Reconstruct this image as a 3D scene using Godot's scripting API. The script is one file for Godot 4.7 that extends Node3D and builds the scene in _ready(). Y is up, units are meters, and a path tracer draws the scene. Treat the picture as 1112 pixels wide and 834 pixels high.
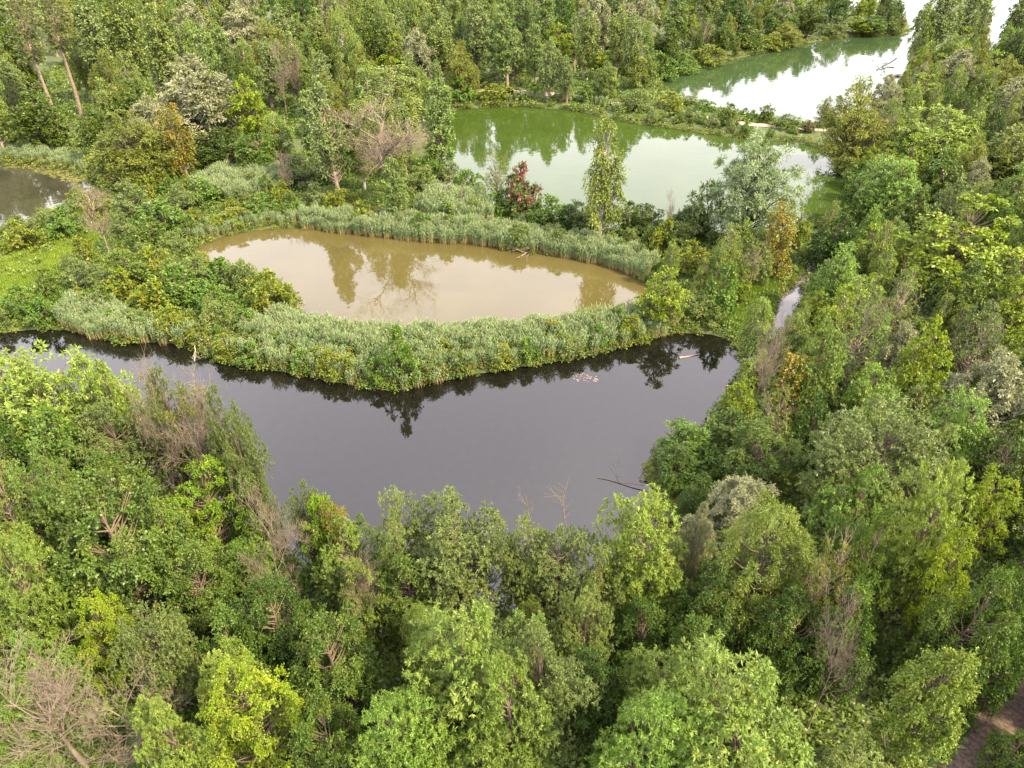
extends Node3D
# Four ponds in a wood, seen from a drone 40 m above the water. Metres, y up, water level at y = 0.
const SPECIES := ["ash", "asg", "map", "drk", "yel", "wil", "oli", "pop", "bir", "dead", "spa", "ora", "bus", "buy", "bug", "red", "ivy", "asy", "tal", "wig"]
const LABELS := [
	"tall light green feathery ash near the broad pale ash", "broad pale green ash with starry sprays beside the ivy clad tree", "grey green ash beside the tree in the wood around the bare earth patch", "tree smothered in light green ivy beside the bare earth patch",
	"tall light green feathery ash beside the broad pale ash", "light green feathery ash beside the broad pale ash", "light green feathery ash beside the bright yellow green maple", "mid green maple beside the low bush in the wood around the bare earth patch",
	"light green feathery ash beside the wide bare dead tree", "mid green maple beside the bright yellow green maple", "bright yellow green maple at the edge of the bank wood", "broad pale ash in front of the dense grey green ash",
	"tall grey green ash beside the broad pale ash", "wide bare dead tree with pinkish grey branches in the bank wood", "smaller bare grey dead tree next to the wide dead tree", "low bush at the edge of the bare earth track",
	"dark pinkish dead crown with stubby branches beside the ivy clad tree", "olive rounded willow beside the dark green dense tree", "low dark green dense tree near the broad pale ash", "thin sparse tree near the wide bare dead tree",
	"low light green feathery ash near the light green feathery ash", "yellow green feathery ash beside the bright yellow green maple", "low mid green maple beside the bright yellow green maple", "dark green dense tree overhanging the bare earth patch",
	"mid green maple beside the dark green dense tree", "grey green ash beside the smaller bare grey dead tree", "low light green feathery ash beside the wide bare dead tree", "mid green maple beside the dark pinkish dead crown",
	"yellow green tree beside the wide bare dead tree", "low mid green maple beside the large domed olive willow", "yellow green feathery ash beside the broad pale ash", "light green feathery ash beside the large round mid green maple",
	"grey green ash beside the light green feathery ash", "low mid green maple beside the bare pale dead tree", "tall yellow green tree beside the yellow green tree", "low olive rounded willow beside the broad pale ash",
	"tall thin sparse tree beside the dark pinkish dead crown", "low dark green dense tree beside the large domed olive willow", "grey green ash beside the broad pale ash in the wood on the dark pond bank", "yellow green tree in the wood beyond the ivy clad tree",
	"large domed olive willow in the wood of the dark pond bank", "low dark green dense tree beside the bare pale dead tree", "mid green maple beside the yellow green tree in the wood around the bare earth patch", "low dark green dense tree beside the light green feathery ash",
	"large round mid green maple on the dark pond bank", "low olive rounded willow near the large round mid green maple", "low olive rounded willow beside the dense grey green ash", "light green feathery ash on the dark pond bank",
	"low mid green maple beside the grey twiggy bush", "bare pale dead tree in the middle of the bank wood", "bare dead tree beside the grey twiggy bush in the wood on the dark pond bank", "grey green ash beside the dense grey green ash",
	"grey twiggy bush in the bank wood", "light green feathery ash near the large round mid green maple", "yellow green tree near the broad yellow green ash", "dense grey green ash with stacked leaf clumps on the dark pond shore",
	"yellow green tree near the dark green dense tree", "silvery willow beside the large domed olive willow", "low light green feathery ash beside the small tree", "tall grey green ash beside the grey twiggy bush",
	"light green feathery ash beside the big grey green ash", "low light green feathery ash beside the bare pale dead tree", "yellow green tree near the big grey green ash", "tall thin sparse tree near the large round mid green maple",
	"yellow green feathery ash near the grey green ash", "yellow green tree beside the bare dead tree in the wood on the dark pond bank", "yellow green tree beside the small tree in the wood on the dark pond bank", "small tree with orange leaves on the dark pond shore",
	"mid green maple beside the grey green ash in the wood on the dark pond bank", "grey green ash beside the small tree in the wood on the dark pond bank", "low silvery willow near the tangled silvery willow", "low silvery willow beside the large domed olive willow",
	"big grey green ash with rounded crown in the wood beside the dark pond", "tall grey green ash beside the bare dead tree", "bare dead tree with tan brush like twigs on the dark pond bank", "low grey green ash near the broad yellow green ash",
	"tall bare dead tree beside the grey green ash", "dark green dense tree near the tangled silvery willow", "grey green ash beside the big grey green ash", "thin sparse tree near the tangled silvery willow",
	"mid green maple beside the broad yellow green ash", "sparse tree with see-through crown on the dark pond bank", "tall grey green ash beside the grey green ash", "dark green dense tree beside the broad yellow green ash",
	"low dark green dense tree beside the round green tree", "grey green ash with thin crown leaning over the end of the dark pond", "tall thin sparse tree beside the grey green ash", "thin sparse tree beside the broad yellow green ash",
	"yellow green feathery ash beside the tangled silvery willow", "mid green maple beside the tangled silvery willow", "broad yellow green ash leaning over the end of the dark pond", "round green tree behind the promontory bush of the dark pond",
	"tall yellow green feathery ash beside the broad yellow green ash", "light green feathery ash beside the pale green ash", "tangled silvery willow with bare twisted branches", "low thin sparse tree near the broad yellow green ash",
	"thin sparse tree beside the round green tree", "low dark green dense tree beside the dense dark green bush", "grey green ash beside the tangled silvery willow", "dense dark green bush on the small promontory of the dark pond",
	"tall yellow green tree beside the tangled silvery willow", "low mid green maple beside the dense dark green bush", "low light green feathery ash beside the pale green ash", "pale green ash with drooping sprays beside the orange yellow tree",
	"slim bare dead tree with pinkish twigs at the dark pond corner", "low yellow green tree beside the slim bare dead tree", "orange yellow tree beside the slim dead tree at the dark pond corner", "grey green ash near the tangled silvery willow",
	"low grey green ash beside the pale green ash", "low silvery willow beside the half bare olive brown tree", "bare dead tree beside the orange yellow tree", "half bare olive brown tree with twiggy top in the channel wood",
	"thin sparse tree near the half bare olive brown tree", "low yellow green tree in the wood beside the promontory of the dark pond", "low yellow green feathery ash beside the light green birch", "round bush at the water edge of the reed strip mirrored in the dark pond",
	"grey green ash in the wood beside the narrow channel", "low thin sparse tree beside the light green birch in the wood beside the narrow channel", "low drooping birch beside the light green birch in the wood beside the narrow channel", "yellow green tree near the broad bright yellow green locust tree",
	"low yellow green feathery ash near the light green birch", "small bright green bush over the dark pond at the reed strip", "yellow green tree near the light green birch in the wood beside the narrow channel", "green bush beside the round bush on the reed strip between brown and dark ponds",
	"low grey green ash in the wood beside the narrow channel", "light green birch leaning over the mouth of the narrow channel", "low drooping birch in the wood beside the narrow channel", "low grey green bush beside the round bush",
	"broad yellow green bush beside the small bright green bush over the dark pond", "thin sparse tree in the wood beside the narrow channel", "low green bush beside the round bush on the reed strip between brown and dark ponds", "low green bush beside the small bright green bush over the dark pond",
	"mid green maple near the broad bright yellow green locust tree", "yellow green bush beside the small bright green bush over the dark pond", "green bush near the round bush on the reed strip between brown and dark ponds", "low drooping birch near the broad bright yellow green locust tree",
	"broad yellow green bush near the round bush", "yellow green bush beside the round bush on the reed strip between brown and dark ponds", "low green bush in the scrub between duckweed and brown ponds", "low yellow green bush beside the small bright green bush over the dark pond",
	"yellow green bush in the scrub between duckweed and brown ponds", "low grey green bush near the bright yellow green tree", "low green bush near the round bush on the reed strip between brown and dark ponds", "low yellow green bush on the reed strip between brown and dark ponds",
	"yellow green feathery ash near the light green birch in the wood beside the narrow channel", "green bush near the bright yellow green tree", "low green bush on the reed strip between brown and dark ponds", "low green bush near the small bright green bush over the dark pond",
	"low grey green ash near the broad bright yellow green locust tree", "low grey green bush beside the small bright green bush over the dark pond", "low grey green bush near the round bush", "low grey green bush in the scrub between duckweed and brown ponds",
	"yellow green bush beside the bright yellow green tree", "low yellow green bush in the scrub between duckweed and brown ponds", "yellow green bush near the bright yellow green tree", "low yellow green bush near the leafy round bush",
	"low yellow green tree near the broad bright yellow green locust tree", "low yellow green feathery ash near the broad bright yellow green locust tree", "bright yellow green tree where brown and dark ponds come closest", "green bush in the scrub between duckweed and brown ponds",
	"tall grey green bush in the scrub between duckweed and brown ponds", "green bush beside the bright yellow green tree", "broad grey green bush near the bright yellow green tree", "low green bush beside the leafy round bush",
	"low yellow green tree near the fresh green conical tree", "yellow green feathery ash near the yellowing birch in the wood beside the narrow channel", "broad grey green bush in the scrub between duckweed and brown ponds", "low drooping birch beside the broad bright yellow green locust tree",
	"broad bright yellow green locust tree with layered crown", "grey green bush in the scrub between duckweed and brown ponds", "grey green ash near the broad bright yellow green locust tree", "grey green bush beside the fresh green conical tree in the wood beside the narrow channel",
	"fresh green conical tree above the corner of the dark pond", "broad grey green bush beside the fresh green conical tree", "drooping birch near the broad bright yellow green locust tree", "tall yellow green bush in the scrub between duckweed and brown ponds",
	"broad green bush in the scrub between duckweed and brown ponds", "leafy round bush at the corner of the brown pond by the small puddle", "thin sparse tree near the broad bright yellow green locust tree", "low yellow green tree beside the fresh green conical tree",
	"low drooping birch beside the fresh green conical tree in the wood beside the narrow channel", "tall green bush in the scrub between duckweed and brown ponds", "low thin sparse tree beside the yellowing birch in the wood beside the narrow channel", "low green bush near the bare dead tree in the scrub between duckweed and brown ponds",
	"low mid green maple in the wood beside the narrow channel", "green bush near the bare dead tree in the scrub between duckweed and brown ponds", "low mid green maple beside the dark green bushy tree", "low drooping birch beside the yellowing birch in the wood beside the narrow channel",
	"tall grey green bush near the bare dead tree", "tall green bush near the bare dead tree in the scrub between duckweed and brown ponds", "low drooping birch near the fresh green conical tree in the wood beside the narrow channel", "yellowing birch with drooping twigs beside the narrow channel",
	"low yellow green tree beside the dark green bushy tree", "tall yellow green bush near the bare dead tree", "low yellow green feathery ash beside the yellowing birch in the wood beside the narrow channel", "green bush near the slender birch on the bank between brown and green ponds",
	"tall yellow green bush near the yellowing birch in the wood beside the narrow channel", "low grey green bush beside the bare dead tree", "low grey green ash beside the dark green bushy tree", "dark green bushy tree between green pond and narrow channel",
	"yellow green bush beside the bare dead tree in the scrub between duckweed and brown ponds", "broad yellow green bush beside the bare dead tree", "spreading grey green willow with dark trunk on the shore of the green pond", "grey green bush beside the bare dead tree in the scrub between duckweed and brown ponds",
	"slender birch with drooping twigs between brown and green ponds", "bare dead tree with pale yellow twigs standing in the scrub", "grey green bush near the slender birch on the bank between brown and green ponds", "low mid green maple near the dark green bushy tree",
	"low thin sparse tree in the wood beside the narrow channel", "tall yellow green bush near the slender birch on the bank between brown and green ponds", "low yellow green feathery ash near the dark green bushy tree", "grey green bush near the bare dead tree in the scrub between duckweed and brown ponds",
	"low dark green dense tree near the grey green willow bush", "green bush beside the slender birch on the bank between brown and green ponds", "light green feathery ash in the wood beside the narrow channel", "broad grey green bush beside the slender birch on the bank between brown and green ponds",
	"broad green bush beside the bare dead tree in the scrub between duckweed and brown ponds", "low bare dead tree beside the grey green willow bush", "low drooping birch near the dark green bushy tree in the wood beside the narrow channel", "broad yellow green feathery ash in the wood beside the narrow channel",
	"yellow green feathery ash in the wood beside the narrow channel", "broad green bush near the bush on the bank between brown and green ponds", "grey green bush beside the slender birch on the bank between brown and green ponds", "low dark green dense tree beside the grey green willow bush",
	"broad green bush near the bare dead tree in the scrub between duckweed and brown ponds", "low yellow green feathery ash in the wood beside the narrow channel", "grey green willow bush beside the spreading willow", "low grey green bush near the bush on the bank between brown and green ponds",
	"tall green bush near the dark green bushy tree in the wood beside the narrow channel", "low dark green dense tree beside the slender birch", "green bush on the bank between brown and green ponds", "low dark green dense tree near the slender birch",
	"green bush near the bush on the bank between brown and green ponds", "low green bush near the bush on the bank between brown and green ponds", "dark green dense tree in the wood beside the green and peninsula ponds", "green bush near the thin sparse sapling on the bank between brown and green ponds",
	"grey green bush beside the bush on the bank between brown and green ponds", "tall green bush beside the slender birch on the bank between brown and green ponds", "low grey green poplar beside the wide bare dead tree", "low grey green bush on the bank between brown and green ponds",
	"tall green bush beside the bush on the bank between brown and green ponds", "low grey green bush near the thin sparse sapling", "low mid green maple in the wood beside the green and peninsula ponds", "low silvery willow in the wood beside the green and peninsula ponds",
	"broad mid green maple in the wood beside the green and peninsula ponds", "broad green bush near the thin sparse sapling on the bank between brown and green ponds", "yellow green bush near the bare dead tree in the scrub between duckweed and brown ponds", "broad yellow green bush in the scrub between duckweed and brown ponds",
	"drooping birch in the wood beside the green and peninsula ponds", "broad yellow green bush beside the wide bare dead tree", "grey green bush beside the thin sparse sapling on the bank between brown and green ponds", "tall grey green bush beside the bush on the bank between brown and green ponds",
	"wide bare dead tree with pinkish spreading branches by the brown pond reeds", "yellow green tree in the wood beside the green and peninsula ponds", "thin sparse sapling between the brown and green ponds", "low yellow green bush near the broad rounded olive willow",
	"broad green bush beside the thin sparse sapling on the bank between brown and green ponds", "green bush beside the bush on the bank between brown and green ponds", "grey green poplar near the wide bare dead tree in the wood behind the brown pond", "bush with red crown beside the thin sapling",
	"olive rounded willow in the wood beside the green and peninsula ponds", "broad grey green bush near the thin sparse sapling", "broad grey green bush near the broad rounded olive willow", "broad yellow green bush near the wide bare dead tree",
	"yellow green bush near the broad rounded olive willow", "broad grey green bush near the wide bare dead tree", "broad light green feathery ash in the wood beside the green and peninsula ponds", "drooping birch near the wide bare dead tree in the wood behind the brown pond",
	"broad yellow green bush near the broad rounded olive willow", "green bush beside the broad rounded olive willow in the scrub between duckweed and brown ponds", "low bare dead tree in the scrub between duckweed and brown ponds", "mid green maple in the wood beside the green and peninsula ponds",
	"tall green bush beside the thin sparse sapling on the bank between brown and green ponds", "broad rounded olive willow behind the scrub of the brown pond", "broad green bush near the broad rounded olive willow", "tall grey green bush beside the wide bare dead tree",
	"low yellow green tree near the dense tall alder", "slender birch turning yellow orange with pale trunk beside olive willow", "green bush near the broad rounded olive willow in the scrub between duckweed and brown ponds", "low grey green poplar in the wood behind the brown pond",
	"dense upright poplar at the end of the green pond", "bright green tree at the foot of the broad olive willow", "tall grey green bush in the wood behind the brown pond", "tall grey green bush beside the dense upright poplar",
	"broad green bush near the dense tall alder", "broad yellow green feathery ash near the sparse tree", "yellow green feathery ash in the wood beside the green and peninsula ponds", "low mid green maple near the dark grey green tree",
	"silvery willow near the slender birch in the wood behind the brown pond", "tall green bush in the wood behind the brown pond", "dense tall alder at the corner of green and peninsula ponds", "dark green dense tree near the sparse tree",
	"drooping birch beside the sparse tree in the wood beside the green and peninsula ponds", "drooping birch near the bright green upright tree in the wood behind the brown pond", "broad mid green maple near the bright green tree in the wood behind the brown pond", "dark grey green tree under the large silvery willow",
	"broad grey green bush beside the dense tall alder", "sparse tree with white forked trunk beside the dense alder", "low grey green poplar near the dark maple in the wood behind the brown pond", "bright green upright tree beside the large silvery willow",
	"large silvery white willow in the wood behind the brown pond", "big drooping birch behind the bare pinkish dead tree", "yellow green feathery ash beside the sparse tree", "mid green maple near the large silvery white willow in the wood behind the brown pond",
	"drooping birch near the sparse tree in the wood beside the green and peninsula ponds", "broad dark green dense tree near the small in the wood behind the brown pond", "tall thinning poplar with a bare pinkish trunk rising behind the duckweed pond", "dark maple with yellowing leaves beside the bare poplar trunks",
	"drooping birch beside the small in the wood behind the brown pond", "drooping birch in the wood behind the brown pond", "tall silvery willow near the small in the wood behind the brown pond", "low drooping birch in the wood beside the green and peninsula ponds",
	"drooping birch near the big drooping birch in the wood behind the brown pond", "broad olive rounded willow in the wood behind the brown pond", "low grey green poplar near the big drooping birch in the wood behind the brown pond", "dark green dense tree near the slim bare dead tree",
	"small leaning thin tree by the duckweed pond shore", "broad silvery willow in the wood beside the green and peninsula ponds", "tall grey green poplar in the wood behind the brown pond", "low green bush near the round green bush on the causeway between green and peninsula ponds",
	"low grey green poplar near the slim bare dead tree", "green bush beside the round green bush on the causeway between green and peninsula ponds", "small dark red bush on the causeway between the ponds", "olive rounded willow near the tall thinning poplar in the wood behind the brown pond",
	"low grey green poplar beside the small in the wood behind the brown pond", "grey green bush beside the round green bush on the causeway between green and peninsula ponds", "slim bare dead tree with pale pinkish twigs beyond the bright green tree", "low olive rounded willow beside the small dark red bush",
	"second tall thinning poplar with bare trunk behind the duckweed pond", "drooping birch beside the thinner slim bare dead tree in the wood behind the brown pond", "broad green bush near the round green bush on the causeway between green and peninsula ponds", "drooping birch near the thinner slim bare dead tree in the wood behind the brown pond",
	"round green bush on the causeway between green and peninsula ponds", "broad yellow green tree in the wood beside the green and peninsula ponds", "low green bush near the small grey bush on the causeway between green and peninsula ponds", "thinner slim bare dead tree next to another slim bare tree",
	"low green bush beside the round green bush on the causeway between green and peninsula ponds", "green bush beside the small grey bush on the causeway between green and peninsula ponds", "green bush near the round green bush on the causeway between green and peninsula ponds", "grey green bush beside the yellow green bush on the causeway between green and peninsula ponds",
	"small grey bush on the green pond shore", "broad silvery willow in the wood behind the brown pond", "low grey green poplar near the thinner slim bare dead tree", "tall grey green poplar near the second tall thinning poplar",
	"grey green poplar beside the thinner slim bare dead tree", "olive rounded willow in the wood behind the brown pond", "low olive rounded willow in the wood beside the green and peninsula ponds", "broad olive rounded willow near the pale silvery willow",
	"broad green bush near the yellow green bush on the causeway between green and peninsula ponds", "yellow green bush beside the pale olive bush", "rounded pale olive bush at the green pond shore", "drooping birch near the second tall thinning poplar in the wood behind the brown pond",
	"low drooping birch near the pale silvery willow", "tall drooping birch in the wood behind the brown pond", "grey green poplar in the wood behind the brown pond", "low grey green poplar in the wood behind the green pond path",
	"low grey green poplar near the small birch in the wood behind the green pond path", "yellow green tree beside the pale silvery willow", "broad grey green bush near the yellow green bush", "mid green maple in the wood behind the brown pond",
	"small birch with white trunk beside the path of the green pond", "silvery willow in the wood behind the brown pond", "light green feathery ash near the pale silvery willow", "broad green bush beside the small birch in the wood behind the green pond path",
	"tall mid green maple in the wood behind the brown pond", "tall green bush in the wood behind the green pond path", "broad olive rounded willow in the wood behind the green pond path", "tall light green feathery ash in the wood beside the green and peninsula ponds",
	"pale silvery willow near the peninsula pond", "low grey green bush near the small birch in the wood behind the green pond path", "broad yellow green bush in the wood behind the green pond path", "yellow green tree near the dark tree in the wood beside the green and peninsula ponds",
	"tall olive rounded willow in the wood behind the brown pond", "low silvery willow near the pale silvery willow", "tall yellow green tree in the wood behind the brown pond", "tall grey green poplar near the tall feathery poplar",
	"low grey green bush on the causeway between green and peninsula ponds", "olive birch with drooping twigs on the path side of the green pond", "low grey green poplar near the tall feathery poplar", "broad green bush in the wood behind the green pond path",
	"olive rounded willow near the pale silvery willow", "grey green poplar beside the olive birch in the wood behind the green pond path", "grey green poplar near the tall feathery poplar in the wood behind the green pond path", "tall feathery poplar behind the path along the green pond",
	"grey green poplar near the olive birch in the wood behind the green pond path", "tall grey green bush beside the tall feathery poplar", "low olive rounded willow near the pale silvery willow", "dark tree beside the strip of water behind the birches",
	"low grey green poplar beside the tall feathery poplar", "grey green poplar in the wood behind the green pond path", "grey green poplar beside the tall feathery poplar in the wood behind the green pond path", "broad dark green dense tree beside the dark tree",
	"drooping birch near the dark tree in the wood beside the green and peninsula ponds", "broad drooping birch in the wood beside the green and peninsula ponds", "broad dark green dense tree in the wood behind the green pond path", "silvery willow in the wood beside the green and peninsula ponds",
	"tall yellow green tree in the wood behind the green pond path", "mid green maple near the dark tree in the wood beside the green and peninsula ponds", "tall grey green poplar in the wood behind the green pond path", "tall yellow green tree near the dark tree",
	"tall green bush on the wooded peninsula", "tall grey green bush near the tall feathery poplar", "olive rounded willow near the dark tree in the wood beside the green and peninsula ponds", "tall yellow green feathery ash in the wood beside the green and peninsula ponds",
	"tall dark green dense tree in the wood behind the brown pond", "low yellow green tree in the wood behind the green pond path", "tall dark green dense tree in the wood behind the green pond path", "drooping birch in the wood behind the green pond path",
	"low mid green maple on the wooded peninsula", "silvery willow in the wood behind the green pond path", "tall grey green poplar beside the white trunked birch", "broad silvery willow in the wood behind the green pond path",
	"white trunked birch beside the peninsula pond", "broad mid green maple on the wooded peninsula", "tall silvery willow in the wood behind the brown pond", "tall drooping birch in the wood behind the green pond path",
	"tall yellow green bush on the wooded peninsula", "tall grey green poplar in the wood beside the green and peninsula ponds", "low mid green maple near the pinkish brown thin tree on the wooded peninsula", "tall mid green maple in the wood beside the green and peninsula ponds",
	"low mid green maple beside the pinkish brown thin tree on the wooded peninsula", "tall mid green maple in the wood behind the green pond path", "low olive rounded willow near the pinkish brown thin tree on the wooded peninsula", "tall yellow green tree in the wood beside the green and peninsula ponds",
	"pinkish brown thin tree on the wooded peninsula", "low grey green poplar near the pinkish brown thin tree on the wooded peninsula", "tall yellow green tree beside the pinkish brown thin tree on the wooded peninsula", "olive rounded willow in the wood behind the green pond path",
	"low olive rounded willow near the dark round tree on the wooded peninsula", "mid green maple beside the pinkish brown thin tree on the wooded peninsula", "tall green bush near the dark round tree on the wooded peninsula", "dark green dense tree beside the dark round tree on the wooded peninsula",
	"tall yellow green bush near the dark round tree on the wooded peninsula", "dark round tree on the wooded peninsula of the peninsula pond", "low olive rounded willow on the wooded peninsula", "olive rounded willow near the dark round tree on the wooded peninsula",
	"grey green poplar near the dark round tree on the wooded peninsula", "dark green dense tree in the wood behind the green pond path", "silvery willow on the wooded peninsula", "tall grey green bush on the wooded peninsula",
	"low yellow green tree on the wooded peninsula", "yellow green tree on the wooded peninsula", "mid green maple on the wooded peninsula", "low grey green poplar on the wooded peninsula",
	"broad dark green dense tree on the wooded peninsula", "low dark green dense tree on the wooded peninsula", "broad dark green dense tree in the wood beside the green and peninsula ponds", "tall yellow green tree on the wooded peninsula",
	"olive rounded willow on the wooded peninsula", "dark green dense tree on the wooded peninsula", "tall olive rounded willow in the wood behind the green pond path", "mid green maple in the wood behind the green pond path",
]
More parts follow.
